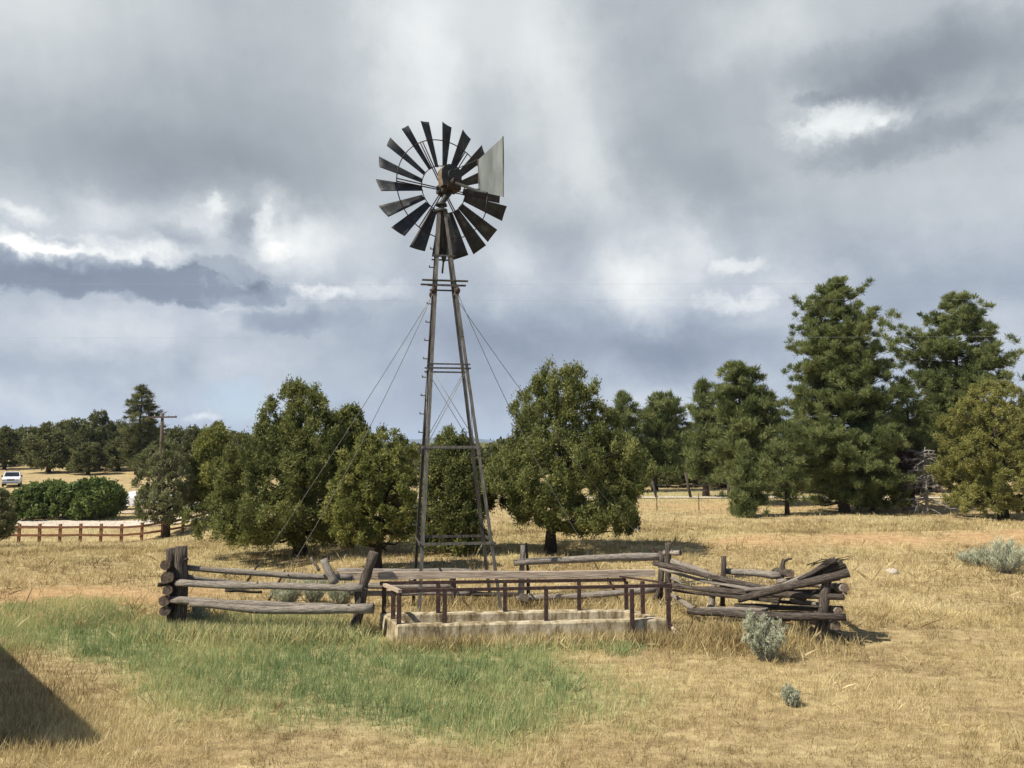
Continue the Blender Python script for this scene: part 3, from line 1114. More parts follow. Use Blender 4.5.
mb.tube([arm0, vp[2] + nv * .02, vp[2] * .62 + vp[1] * .38 + nv * .02], [.032, .026, .022], 8)
mb.tube([arm0 + up * .28 - nb * .05, vp[3] + nv * .01], .009, 6)
a1 = vane_pt(487.5, 195.8)
mb.tube([a1, vane_pt(485, 214)], .009, 6)
mb.build('tail_arm', mill, ['gear'])


# guy cables
def cable(name, a, b, sag, rad, parent, o, n=18, m='cable'):
    pts = []
    for i in range(n + 1):
        f = i / n
        p = a * (1 - f) + b * f
        pts.append(p - np.array([0, 0, 4 * sag * f * (1 - f)]))
    return MB(o).tube(pts, rad, 5).build(name, parent, [m])


tg = t_at(294)
for k, anchor, sag in (('C', ground_at(243, 588), .10), ('D', ground_at(268, 602), .35), ('A', ground_at(621, 603), .38), ('B', ground_at(664, 562), .30)):
    a = leg_pt(k, tg)
    a[2] -= .02
    cable('guy_wire', a, anchor + np.array([0, 0, .02]), sag, .0065, mill, O)
    d = (a - anchor) / np.linalg.norm(a - anchor)
    MB(O).tube([anchor - d * .15, anchor + d * .75], [.03, .022], 7).build('anchor_rod', mill, ['steel_dark'])
# small insulator clamps where the cables leave the legs
for k in 'ABCD':
    c = leg_pt(k, tg)
    MB(O).tube([c + [0, 0, .09], c + [0, 0, .03], c + [0, 0, -.04]], [.03, .06, .035], 8).build('cable_clamp', mill, ['steel_dark'])

# ------------------------------------------------------------------ concrete trough with pipe rails
tc0 = (FL + FR + BL + BR) / 4
TO = np.array([tc0[0], tc0[1], 0.0])
tr = thing('stock_trough', 'long low cracked concrete stock trough ringed by dark steel rails', 'trough', TO)
ZT = .325
rr_ = np.random.default_rng(5)
out = [FL, FR, BR, BL]
cen = tc0


def inset(poly, d):
    n = len(poly)
    lines = []
    for i in range(n):
        a, b = poly[i], poly[(i + 1) % n]
        e = (b - a) / np.linalg.norm(b - a)
        nn = np.array([-e[1], e[0]])
        lines.append((a + nn * d, e))
    res = []
    for i in range(n):
        p, e = lines[i - 1]
        q, f = lines[i]
        Mx = np.array([[e[0], -f[0]], [e[1], -f[1]]])
        s = np.linalg.solve(Mx, q - p)
        res.append(p + e * s[0])
    return res


inn = inset(out, .17)
mb = MB(TO)
NS = 14
for i in range(4):
    a, b = out[i], out[(i + 1) % 4]
    c, d = inn[i], inn[(i + 1) % 4]
    prev = None
    for s in range(NS + 1):
        f = s / NS
        jit = 0 if s in (0, NS) else 1
        o_ = a * (1 - f) + b * f
        i_ = c * (1 - f) + d * f
        z1 = ZT + rr_.normal(0, .002) * jit
        z2 = ZT - .004 + rr_.normal(0, .002) * jit
        chip = (.010 * (rr_.uniform() < .25)) * jit
        e = (i_ - o_) / np.linalg.norm(i_ - o_)
        cur = [np.array([*(o_ - e * .012), -.12]), np.array([*o_, z1 - .025 - chip]), np.array([*(o_ + e * (.018 + chip)), z1]), np.array([*(i_ - e * .015), z2]), np.array([*i_, z2 - .02]), np.array([*(i_ + e * .01), .0])]
        if prev is not None:
            for q in range(5):
                mb.face([prev[q], cur[q], cur[q + 1], prev[q + 1]])
        prev = cur
mb.build('basin_wall', tr, ['concrete'])
mb = MB(TO)
mb.face([np.array([*(p * .995 + cen * .005), .045]) for p in inn])
mb.build('basin_floor', tr, ['concrete_floor'])


def at_z(px, z, Y):
    return np.array([P(px, 600, Y)[0], Y, z])


def wall_line(p0, p1, px):
    """point on the plan line p0-p1 under photo column px"""
    u = (px - 512) / F * 1.002
    e = p1 - p0
    t = (u * p0[1] - p0[0]) / (e[0] - u * e[1])
    return p0 + e * t


inF0, inF1 = FL + [.03, .10], FR + [-.03, .10]
inB0, inB1 = BL + [.03, -.09], BR + [-.03, -.09]
inL0, inL1 = FL + [.07, .04], BL + [.07, -.04]
inR0, inR1 = FR + [-.07, .04], BR + [-.07, -.04]
nz_l, nz_r = .835, .850


def post(p, z0, z1, w=.066):
    MB(TO).bar((p[0], p[1], z0), (p[0], p[1], z1), w, w, up=(0, 1, 0)).build('post', tr, ['steel_dark'])


for px in (402, 446.5, 545.3):
    post(wall_line(inF0, inF1, px), ZT - .03, nz_l - .025)
post(wall_line(FL + [0, -.06], FR + [0, -.06], 629), -.05, nz_r - .025)
post(wall_line(FL + [0, -.03], FR + [0, -.03], 664.5), .0, nz_r - .025)
pl = inL0 * .5 + inL1 * .5
post(pl, ZT - .03, .80)
post(inL1, ZT - .03, .775)
for px in (440, 505.2, 577.5, 623.5):
    post(wall_line(inB0, inB1, px), ZT - .03, .80)
post(inR0 * .5 + inR1 * .5, ZT - .03, .86)
a = np.array([*(inF0 - [.06, 0]), nz_l]); b = np.array([*(inF1 + [.12, .0]), nz_r])
MB(TO).bar(a, b, .05, .05).build('rail', tr, ['steel_dark'])
a2 = np.array([*(inL1 + [-.05, .06]), .80]); b2 = np.array([*(inL0 + [-.05, .0]), nz_l + .003])
MB(TO).bar(a2, b2, .06, .05).build('rail', tr, ['plank'])
MB(TO).bar(np.array([*(inB0 + [-.03, 0]), .828]), np.array([*(inB1 + [.0, 0]), .828]), .05, .052).build('rail', tr, ['steel_dark'])
MB(TO).bar(np.array([*(inR1 + [-.12, 0]), .885]), np.array([*(inR0 + [.06, .06]), nz_r + .04]), .03, .03).build('rail', tr, ['steel_dark'])
# weathered top plank on the far side, running on past the left end
pa, pb = P(339, 576.5, 12.92), P(655, 573.5, 13.26)
mb = MB(TO)
NP = 10
for i in range(NP):
    pass
e = (pb - pa)
seg = []
rp = np.random.default_rng(3)
for i in range(NP + 1):
    f = i / NP
    p = pa + e * f + np.array([0, 0, .006 * math.sin(f * 7)])
    h0, h1 = .062 + rp.normal(0, .004), -.058 + rp.normal(0, .004)
    seg.append([p + [0, -.026, h1], p + [0, -.026, h0], p + [0, .03, h0 + .004], p + [0, .03, h1]])
for i in range(NP):
    for j in range(4):
        mb.face([seg[i][j], seg[i + 1][j], seg[i + 1][(j + 1) % 4], seg[i][(j + 1) % 4]])
mb.face(seg[0]); mb.face(seg[-1][::-1])
mb.build('plank', tr, ['plank'])

# rubble at the broken corner
mbr = MB()
rs = np.random.default_rng(15)


def rock(mb, c, s, r_):
    n = 7
    pts, rad = [], []
    for i in range(5):
        a = -math.pi / 2 + math.pi * i / 4
        pts.append(np.array([c[0] + r_.normal(0, .08) * s, c[1] + r_.normal(0, .08) * s, c[2] + math.sin(a) * s * .6]))
        rad.append(max(math.cos(a), .2) * s * r_.uniform(.85, 1.2))
    mb.tube(pts, rad, n, .13)


for i in range(44):
    c = ground_at(rs.uniform(618, 678), rs.uniform(628, 641))
    rock(mbr, c + [0, 0, .03], rs.uniform(.03, .10), rs)
tag(mbr.build('concrete_rubble', None, ['stone']), 'pale broken concrete rubble at the right corner of the trough', 'rubble', kind='stuff')


# ------------------------------------------------------------------ log fences
def log(parent, o, name, a, b, rp0, rp1, mat, bend=0.0, seed=0, knots=True, n=10):
    """a log between two points given as (photo x, photo y, distance); radii in photo pixels"""
    A, B = P(*a), P(*b)
    r0, r1 = rp0 * a[2] / F, rp1 * b[2] / F
    r_ = np.random.default_rng(seed)
    d = B - A
    L = np.linalg.norm(d)
    s = np.cross(d / L, (0, 0, 1)); s /= np.linalg.norm(s) + 1e-9
    u = np.cross(s, d / L)
    k = max(6, int(L / .22))
    ph = r_.uniform(0, 6.28, 4)
    pts, rad = [], []
    for i in range(k + 1):
        f = i / k
        env = math.sin(math.pi * f)
        wob = (u * math.sin(f * 7 + ph[0]) + s * math.sin(f * 6 + ph[1])) * .011 * env
        pts.append(A + d * f + wob - u * bend * env)
        rad.append((r0 * (1 - f) + r1 * f) * (1 + .07 * math.sin(f * 17 + ph[2]) + r_.normal(0, .035)))
    mb = MB(o)
    mb.tube(pts, rad, n, .05, 0, 1, seed=seed)
    if knots:
        for _ in range(max(1, int(L * 1.1))):
            i = r_.integers(1, k)
            an = r_.uniform(0, 6.28)
            dd = s * math.cos(an) + u * math.sin(an)
            mb.tube([pts[i], pts[i] + dd * rad[i] * r_.uniform(1.15, 1.7) + d / L * .03], [rad[i] * .42, rad[i] * .2], 6, .1, 0, 1)
    return mb.build(name, parent, [mat, 'log_end'])


def fence(label, px, py, Y, group='weathered log fences round the windmill'):
    o = P(px, py, Y)
    o[2] = float(terrain(o[0], o[1]))
    return thing('log_fence', label, 'fence', o, group), o


# front left run
fl, fo = fence('grey log fence run left of the trough with a thick dark corner post', 265, 628, 12.7)
log(fl, fo, 'post', (180.5, 633, 12.85), (181, 546, 12.85), 6.2, 6.0, 'log_brown', 0, 1)
log(fl, fo, 'post', (172.5, 633, 13.0), (170.5, 548, 13.0), 4.8, 4.6, 'log_brown', 0, 2)
log(fl, fo, 'post', (353.5, 634, 12.72), (361.5, 588, 12.72), 5.6, 5.8, 'log_brown', .02, 3)
log(fl, fo, 'post', (362, 600, 12.78), (374.5, 552, 12.80), 4.8, 5.0, 'log_brown', -.03, 4)
log(fl, fo, 'rail', (186, 567.5, 12.95), (352, 577.5, 12.92), 2.9, 3.1, 'log_grey', .03, 5)
log(fl, fo, 'rail', (176, 583, 12.72), (363, 588.5, 12.62), 3.6, 3.3, 'log_grey', .015, 6)
log(fl, fo, 'rail', (172, 599.5, 12.7), (335, 606, 12.6), 4.0, 2.6, 'log_grey', .03, 7)
log(fl, fo, 'rail', (190, 604, 12.62), (373.5, 608.5, 12.5), 2.6, 5.0, 'log_grey', .06, 8)
log(fl, fo, 'loose_stake', (335, 584, 12.75), (323.5, 559, 12.8), 4.4, 3.8, 'log_grey', 0, 9)
log(fl, fo, 'loose_stick', (319, 571, 12.8), (311, 557, 12.8), 1.4, 1.0, 'log_grey', 0, 10)
# left side run, stacked ends at the corner
fs, so = fence('short stack of dark log ends behind the left corner post', 172, 625, 13.2)
for i, (y0, r0, px0) in enumerate(((565, 4.6, 166), (577.5, 6.4, 168), (590, 4.6, 168.5), (601, 5.0, 165), (611, 5.2, 165.5))):
    log(fs, so, 'rail', (px0 - 1, y0, 12.62), (px0 + 15, y0 - 3, 14.0), r0, r0 * .8, 'log_brown', 0, 20 + i)
log(fs, so, 'stub', (157.5, 584.5, 12.7), (172, 583, 12.8), 2.0, 2.6, 'log_brown', 0, 26)
log(fs, so, 'fallen_pole', (187, 577, 13.6), (252, 583.5, 14.2), 2.4, 1.6, 'log_grey', .02, 27)
log(fs, so, 'fallen_pole', (225, 590.5, 13.9), (262, 592, 14.2), 1.6, 1.3, 'log_brown', .0, 28)
# rear run behind the tower
fr_, ro = fence('pale log fence run behind the windmill and the trough', 480, 605, 15.2)
log(fr_, ro, 'rail', (337, 571, 14.9), (472, 571, 15.2), 2.6, 2.2, 'log_grey', .0, 30)
log(fr_, ro, 'rail', (440, 572, 15.1), (545, 573, 15.3), 2.2, 1.8, 'log_grey', .0, 31)
log(fr_, ro, 'rail', (345, 586, 14.9), (455, 586, 15.2), 3.0, 2.6, 'log_grey', .0, 32)
log(fr_, ro, 'rail', (346, 593, 15.0), (470, 593.5, 15.2), 2.6, 2.2, 'log_grey', .0, 33)
log(fr_, ro, 'rail', (440, 593, 15.3), (520, 594.5, 15.3), 2.4, 2.0, 'log_brown', .0, 34)
log(fr_, ro, 'rail', (514, 562.5, 15.05), (662, 556.5, 15.35), 3.0, 3.8, 'log_grey', -.02, 35)
log(fr_, ro, 'rail', (516, 599, 15.0), (656, 589.5, 15.2), 2.8, 3.4, 'log_grey', .02, 36)
log(fr_, ro, 'post', (453.5, 610, 15.15), (452.5, 569, 15.15), 2.7, 3.0, 'log_brown', 0, 37)
log(fr_, ro, 'post', (518.5, 611, 15.15), (523.0, 545, 15.15), 3.6, 2.2, 'log_grey', .02, 38)
log(fr_, ro, 'post', (528, 608, 15.3), (526, 543, 15.25), 1.9, 1.1, 'log_brown', -.03, 39)
log(fr_, ro, 'stub', (520, 597, 14.95), (530, 601, 14.8), 4.5, 3.5, 'log_brown', 0, 40)
log(fr_, ro, 'post', (660, 606, 15.3), (661.5, 552, 15.3), 3.0, 3.4, 'log_brown', 0, 41)
log(fr_, ro, 'loose_stick', (655, 600, 15.1), (662, 568, 15.2), 2.4, 1.6, 'log_brown', .05, 42)
# right rear run: corner post to the forked post
f2, o2 = fence('pale log fence run at right rear with a forked post and a corner post', 730, 608, 14.4)
log(f2, o2, 'post', (668.5, 606, 14.9), (668, 543, 14.9), 3.3, 2.9, 'log_brown', 0, 50)
log(f2, o2, 'stub', (664, 553, 15.0), (680.5, 552.5, 14.7), 2.4, 2.5, 'log_grey', 0, 51)
log(f2, o2, 'rail', (671, 561, 14.7), (721, 580, 14.2), 2.52, 3.02, 'log_grey', -.02, 52)
log(f2, o2, 'rail', (672, 577, 14.6), (684, 588, 14.4), 2.52, 2.18, 'log_grey', 0, 53)
log(f2, o2, 'fallen_pole', (669, 594, 14.3), (694, 609.5, 13.5), 1.68, 2.52, 'log_grey', -.02, 54)
log(f2, o2, 'post', (722.5, 606, 14.1), (723.8, 556, 14.1), 2.4, 2.5, 'log_brown', 0, 55)
log(f2, o2, 'brace', (710, 611, 13.9), (716, 574, 14.0), 2.8, 2.4, 'log_grey', 0, 56)
log(f2, o2, 'rail', (726, 571, 14.2), (781, 575.5, 13.8), 2.86, 3.53, 'log_grey', 0, 57)
log(f2, o2, 'rail', (725, 586.5, 14.2), (752, 588.5, 14.0), 2.18, 1.85, 'log_grey', 0, 58)
log(f2, o2, 'rail', (716, 578, 14.1), (735, 582, 14.0), 2.02, 1.68, 'log_grey', 0, 59)
log(f2, o2, 'post', (772, 612, 13.8), (781, 574, 13.8), 3.0, 3.0, 'log_brown', .03, 60)
log(f2, o2, 'post', (780, 576, 13.8), (784.5, 559, 13.8), 2.6, 1.8, 'log_brown', 0, 61, False)
log(f2, o2, 'branch_stub', (783.5, 561, 13.8), (792, 558.5, 13.7), 1.7, .9, 'log_brown', 0, 62, False)
log(f2, o2, 'rail', (790, 573.5, 13.3), (775, 571.5, 14.4), 3.70, 3.36, 'log_brown', 0, 63, False)
log(f2, o2, 'rail', (778, 582, 13.7), (812, 577, 13.2), 2.35, 2.02, 'log_grey', 0, 64)
log(f2, o2, 'rail', (774.5, 609, 13.4), (770, 608, 14.2), 3.19, 2.86, 'log_brown', 0, 65, False)
# front right run
f3, o3 = fence('dark log fence run right of the trough, logs piled on its end post', 760, 630, 12.4)
log(f3, o3, 'post', (818.5, 641, 12.1), (828, 575, 12.1), 5.2, 4.4, 'log_brown', 0, 70)
log(f3, o3, 'rail', (653.5, 563, 14.3), (806, 598, 12.55), 2.6, 3.4, 'log_brown', .0, 71)
log(f3, o3, 'rail', (738, 599.5, 12.55), (849, 572.5, 11.9), 3.2, 4.2, 'log_brown', .0, 72)
log(f3, o3, 'rail', (668, 585, 13.9), (844, 597, 11.9), 2.52, 3.25, 'log_brown', .04, 73)
log(f3, o3, 'rail', (688, 611, 13.3), (790, 618, 12.2), 3.26, 3.18, 'log_brown', .0, 74)
log(f3, o3, 'rail', (752, 615, 12.3), (846, 617.5, 11.85), 3.70, 3.47, 'log_brown', .0, 75)
log(f3, o3, 'rail', (700, 609, 13.2), (768, 609.5, 12.6), 1.78, 1.82, 'log_grey', .0, 76)
log(f3, o3, 'rail', (722, 621, 13.0), (768, 622.5, 12.6), 0.96, 1.21, 'log_grey', .0, 77)
log(f3, o3, 'rail', (790, 617, 14.0), (836, 625.5, 11.9), 2.8, 4.2, 'log_grey', .0, 78)
log(f3, o3, 'rail', (806, 583, 14.4), (845, 588, 11.9), 3.4, 4.4, 'log_grey', .0, 79)
log(f3, o3, 'rail', (836, 586, 12.6), (830, 590, 12.9), 3.26, 3.02, 'log_brown', .0, 80, False)
log(f3, o3, 'rail', (790, 600, 12.8), (820, 605, 12.5), 1.63, 2.27, 'log_grey', .0, 81)
log(f3, o3, 'rail', (806, 603, 14.2), (839, 611, 11.95), 2.8, 3.6, 'log_grey', .0, 82)
log(f3, o3, 'rail', (672, 590, 14.0), (812, 604, 12.6), 1.58, 1.98, 'log_brown', .02, 84)
log(f3, o3, 'rail', (726, 596, 13.6), (838, 592.5, 12.5), 1.94, 2.34, 'log_grey', .02, 85)
log(f3, o3, 'rail', (745, 590, 12.9), (840, 578, 12.3), 1.76, 2.34, 'log_grey', .01, 86)
log(f3, o3, 'rail', (700, 614, 13.4), (832, 613.5, 12.5), 1.94, 2.34, 'log_brown', .0, 87)
log(f3, o3, 'rail', (660, 569, 14.5), (752, 590, 13.0), 1.41, 1.98, 'log_grey', .02, 88)
log(f3, o3, 'rail', (690, 588, 13.8), (842, 591.5, 12.3), 2.0, 2.6, 'log_brown', .02, 110)
log(f3, o3, 'rail', (735, 606, 13.2), (843, 609, 12.2), 2.4, 2.8, 'log_brown', .0, 111)
log(f3, o3, 'rail', (770, 588, 12.8), (846, 566, 12.2), 2.2, 2.8, 'log_brown', .0, 112)
log(f3, o3, 'rail', (782, 586, 12.6), (840, 561, 12.25), 2.0, 2.6, 'log_grey', .0, 113)
log(f3, o3, 'rail', (692, 572, 14.2), (790, 594, 13.0), 2.0, 2.4, 'log_brown', .01, 114)
for i, (x0, y0, x1, y1, r0, r1) in enumerate(((798, 580, 836, 560, 1.8, 2.6), (802, 582, 843, 563, 2.4, 2.6), (808, 577, 839, 566, 1.8, 2.2), (796, 583, 832, 563.5, 1.4, 1.8),
                                              (812, 580, 846, 569, 2.2, 2.4), (806, 574, 834, 557.5, 1.0, 1.4), (814, 571, 842, 562, 1.4, 1.6))):
    log(f3, o3, 'stacked_pole', (x0, y0, 12.3 + .05 * i), (x1, y1, 12.05 + .05 * i), r0, r1, ('log_brown', 'log_grey')[i in (3, 5)], 0, 90 + i)
rt = np.random.default_rng(8)
mb = MB(o3)
for i in range(14):
    a = P(rt.uniform(806, 834), rt.uniform(563, 575), 12.2)
    b = P(rt.uniform(828, 856), rt.uniform(555, 566), 12.0 + rt.uniform(-.2, .3))
    mb.tube([a, (a + b) / 2 + [0, 0, rt.uniform(.0, .1)], b], [.010, .007, .003], 4, .05)
mb.build('dry_twigs', f3, ['log_brown'])
# added pole standing in for the end post's shadow streak on the grass
a, b = ground_at(824, 631), ground_at(862, 645)
mb = MB((a + b) / 2)
mb.tube([a + [0, 0, .05], (a + b) / 2 + [0, 0, .04], b + [0, 0, .03]], [.035, .03, .02], 7, .06, 0, 1)
o = mb.build('fallen_pole', None, ['log_grey', 'log_end'])
o.location = (a + b) / 2
tag(o, 'thin grey pole lying in dry grass beside the end post at right', 'pole')
# ------------------------------------------------------------------ trees
def big(px, py, rows):
    b = ground_at(px, py)
    return b, profile_px(rows, px, b, b[1])


b, pr = big(300, 556, [(383, 293, 301), (392, 277, 318), (405, 268, 329), (420, 259, 335), (435, 250, 340), (450, 242, 346), (470, 230, 354), (490, 217, 359), (510, 208, 360), (526, 210, 350), (538, 222, 345), (546, 240, 335)])
bushy_tree('pinyon_tree', 'broad dark pinyon with a pointed top left of the windmill, spreading almost to the ground', b, pr, 'pinyon', 'bark', 31, 540, 300, .26, .095, .016, .18, gap=.06, flat=1.1)
b, pr = big(348, 548, [(408, 340, 352), (420, 329, 364), (440, 326, 372), (470, 322, 375), (505, 322, 375), (530, 330, 366)])
bushy_tree('pinyon_tree', 'dark round topped pinyon showing behind the right shoulder of the broad left pinyon', b, pr, 'pinyon', 'bark', 32, 260, 170, .3, .12, .024, .18, gap=.1)
b, pr = big(378, 571, [(428, 364, 372), (436, 358, 400), (446, 348, 406), (458, 339, 411), (475, 331, 415), (495, 325, 416), (515, 325, 416), (532, 332, 415), (544, 346, 408)])
bushy_tree('juniper_tree', 'yellow green juniper with a split top and forked bare trunk behind the left fence', b, pr, 'juniper', 'bark', 33, 280, 270, .19, .09, .014, .13, gap=.22, bare=14, multi=3)
b, pr = big(454, 553, [(428, 446, 452), (440, 433, 466), (455, 425, 480), (475, 419, 487), (500, 416, 490), (520, 416, 492), (540, 417, 492), (551, 424, 488)])
bushy_tree('pinyon_tree', 'dark pinyon seen straight through the windmill tower legs', b, pr, 'pinyon', 'bark', 34, 360, 260, .25, .10, .017, .13, gap=.08, flat=1.1)
b, pr = big(551, 553, [(363, 556, 568), (370, 540, 585), (382, 526, 595), (396, 518, 604), (410, 514, 610), (425, 516, 617), (440, 505, 628), (455, 493, 640), (475, 487, 646), (495, 488, 645), (510, 492, 643), (520, 504, 640), (528, 556, 634), (536, 585, 626)])
bushy_tree('pinyon_tree', 'large rounded dark pinyon on a short bare trunk right of the windmill', b, pr, 'pinyon', 'bark', 35, 580, 300, .27, .095, .016, .16, gap=.05, bare=4, flat=1.1)
b, pr = big(166, 537, [(438, 162, 170), (450, 150, 182), (465, 142, 192), (485, 135, 196), (502, 133, 196), (516, 138, 192), (524, 146, 184)])
bushy_tree('juniper_tree', 'sparse grey green juniper standing before the brown rail fence', b, pr, 'juniper_grey', 'bark', 36, 200, 150, .34, .17, .026, .2, gap=.35, bare=26)
b, pr = big(214, 523, [(426, 207, 218), (440, 195, 228), (460, 188, 236), (480, 186, 240), (500, 192, 240), (512, 200, 238)])
bushy_tree('juniper_tree', 'mid green juniper between the grey green juniper and the broad left pinyon', b, pr, 'juniper', 'bark', 37, 260, 150, .62, .26, .04, .25, gap=.15)
b, pr = big(-8, 548, [(488, -16, 2), (505, -22, 10), (525, -25, 12), (540, -20, 8)])
bushy_tree('juniper_tree', 'juniper bush cut by the left edge of the photo beside the brown fence end', b, pr, 'juniper_grey', 'bark', 38, 160, 140, .24, .12, .02, .12, gap=.2)
b, pr = big(1003, 519, [(380, 998, 1008), (388, 982, 1022), (400, 968, 1032), (420, 957, 1042), (450, 951, 1052), (480, 950, 1056), (500, 953, 1052), (514, 964, 1040)])
bushy_tree('juniper_tree', 'dense olive gold juniper at the right edge of the field', b, pr, 'juniper_gold', 'bark', 39, 600, 260, .25, .12, .016, .2, gap=.08, bare=8)

b, pr = big(845, 513, [(281, 838, 852), (292, 828, 864), (303, 816, 870), (320, 808, 880), (335, 800, 884), (352, 782, 894), (370, 790, 900), (385, 782, 902), (405, 792, 906), (425, 778, 905), (450, 786, 906), (472, 800, 904), (494, 812, 890)])
pine_tree('ponderosa_pine', 'tallest ponderosa pine, broad and shaggy, centre of the right tree group', b, pr, 'ponderosa', 'bark_pine', 41, 31, 11, 90, .30, .21, .022, .24, density=1.2)
b, pr = big(963, 506, [(296, 957, 975), (308, 942, 990), (328, 925, 1006), (348, 910, 1015), (365, 904, 1019), (385, 918, 1016), (410, 914, 1012), (440, 908, 1004), (470, 912, 996)])
pine_tree('ponderosa_pine', 'tall open ponderosa pine rising behind the olive gold juniper', b, pr, 'ponderosa', 'bark_pine', 42, 24, 10, 90, .36, .24, .026, .22, density=1.1)
b, pr = big(744, 505, [(366, 736, 747), (376, 728, 772), (396, 721, 780), (420, 716, 792), (448, 716, 796), (476, 722, 790)])
pine_tree('ponderosa_pine', 'tall full pine standing behind the dense young pine', b, pr, 'ponderosa', 'bark_pine', 43, 20, 9, 76, .40, .29, .034, .2, density=1.0)
b, pr = big(747, 517, [(446, 742, 748), (462, 735, 757), (480, 726, 766), (500, 721, 771), (514, 722, 769)])
pine_tree('young_pine', 'dense young pine branched down to the ground', b, pr, 'ponderosa', 'bark_pine', 44, 14, 7, 70, .28, .22, .02, .13, bare=0)
b, pr = big(787, 515, [(426, 782, 794), (444, 772, 804), (464, 765, 811), (485, 766, 812), (498, 774, 802)])
pine_tree('young_pine', 'slender open young pine on a thin trunk beside the tallest pine', b, pr, 'ponderosa', 'bark_pine', 45, 12, 6, 60, .30, .24, .022, .10)
b, pr = big(706, 497, [(385, 700, 712), (395, 690, 720), (410, 694, 722), (425, 688, 726), (450, 686, 728), (475, 690, 724)])
pine_tree('ponderosa_pine', 'narrow open crowned pine left of the tall full pine', b, pr, 'ponderosa', 'bark_pine', 46, 17, 8, 66, .46, .36, .034, .22)
b, pr = big(655, 491, [(398, 652, 668), (408, 641, 680), (425, 642, 683), (445, 640, 688), (470, 642, 684)])
pine_tree('ponderosa_pine', 'distant forked pine right behind the rounded pinyon', b, pr, 'ponderosa', 'bark_pine', 47, 16, 8, 66, .52, .42, .04, .26)
b, pr = big(624, 492, [(395, 618, 630), (410, 610, 640), (440, 606, 646), (470, 610, 642)])
pine_tree('ponderosa_pine', 'distant pine top showing just above the right shoulder of the rounded pinyon', b, pr, 'ponderosa', 'bark_pine', 48, 14, 7, 64, .52, .42, .04, .26)
b, pr = big(912, 509, [(382, 908, 916), (400, 898, 928), (430, 890, 934), (465, 886, 936), (488, 892, 930)])
pine_tree('ponderosa_pine', 'shaded pine filling the gap between the two tallest pines', b, pr, 'pinyon', 'bark_pine', 49, 15, 7, 75, .42, .26, .026, .18)
b, pr = big(905, 511, [(440, 900, 912), (458, 894, 918), (478, 892, 920), (496, 896, 918)])
bushy_tree('dead_juniper', 'dead rust brown juniper in the shade between the pines', b, pr, 'dead_leaf', 'deadwood', 50, 110, 110, .25, .12, .018, .09, gap=.3)
b, pr = big(872, 512, [(452, 862, 882), (468, 850, 896), (485, 842, 904), (502, 842, 906), (509, 848, 900)])
bushy_tree('scrub_oak', 'dark leafy scrub under the tallest pine', b, pr, 'pinyon', 'bark', 51, 200, 150, .32, .13, .03, .10, gap=.1)

# bare dead tree
r = np.random.default_rng(61)
b = ground_at(927, 514)
t = thing('dead_tree', 'bare grey dead tree with drooping branches beside the olive gold juniper', 'tree', b)
mb = MB()
hgt = 66 * b[1] / F
mb.tube([(0, 0, -.1), (.05, 0, hgt * .35), (-.03, .05, hgt * .7), (.08, 0, hgt)], [.09, .07, .045, .015], 7, .08)
mb.build('trunk', t, ['deadwood'])
mb = MB()


def twig(p, d, L, rad, depth):
    e = p + d * L
    m1 = (p + e) / 2 + r.normal(0, .06, 3) * L + np.array([0, 0, .08 * L])
    mb.tube([p, m1, e], [rad, rad * .7, rad * .35], 4, .05, caps=False)
    if depth:
        for _ in range(3):
            f = r.uniform(.3, 1)
            q = p * (1 - f) + e * f
            twig(q, unit(d + r.normal(0, .55, 3) + np.array([0, 0, -.18])), L * r.uniform(.4, .65), rad * .5, depth - 1)


for i in range(60):
    h = hgt * r.uniform(.08, .97)
    a = r.uniform(0, 6.28)
    twig(np.array([0, 0, h]), unit(np.array([math.cos(a), math.sin(a), r.uniform(-.7, .4)])), r.uniform(.5, 1.25) * (1.15 - h / hgt * .5), .036, 2)
mb.build('branches', t, ['deadwood'])

# leafy bush row at left
for (px, py, rows, sd, lab) in ((45, 523, [(482, 38, 58), (490, 22, 72), (503, 14, 82), (516, 16, 82)], 71, 'bright green leafy bush beside the white truck, left half of the roadside bush row'),
                                (92, 523, [(478, 84, 98), (486, 70, 112), (500, 62, 120), (515, 66, 118)], 72, 'bright green leafy bush, right half of the roadside bush row')):
    Y = 54.6
    b = gpos(px, Y)
    pr = profile_px(rows, px, b, Y)
    pr = np.vstack([[0.05, pr[0, 1] * .95, pr[0, 2] * .95], pr[pr[:, 0] > .1]])
    bushy_tree('leafy_bush', lab, b, pr, 'deciduous', 'bark', sd, 300, 110, .38, .20, .07, .10, group='bush row by the gravel road', cat='bush', gap=.25)

# background trees: a few crowns, copied with their trunks
protos = []
for i in range(5):
    hgt = 6.0
    w = (2.1, 2.5, 1.8, 2.3, 2.0)[i]
    pr = np.array([(.35, w * .7, w * .75), (1.2, w, w * 1.05), (2.6, w * 1.0, w * .95), (3.9, w * .8, w * .85), (5.0, w * .5, w * .55), (5.8, w * .2, w * .22)])
    t = bushy_tree('background_juniper', 'background juniper', (0, -60 - 8 * i, 0), pr, 'far_leaf', 'bark', 80 + i, 150, 110, .52, .26, .055, .2, gap=.12)
    protos.append(t)
pprotos = []
for i in range(2):
    pr = np.array([(1.6, 1.2, 1.3), (3, 1.7, 1.6), (5.5, 1.5, 1.6), (8, 1.1, 1.15), (9.8, .35, .4)])
    pprotos.append(pine_tree('background_pine', 'background pine', (0, -120 - 8 * i, 0), pr, 'far_leaf', 'bark_pine', 90 + i, 16, 7, 60, .42, .32, .036, .16))


def copy_tree(o):
    c = o.copy()
    COL.objects.link(c)
    for ch in o.children:
        d = ch.copy()
        COL.objects.link(d)
        d.parent = c
    return c


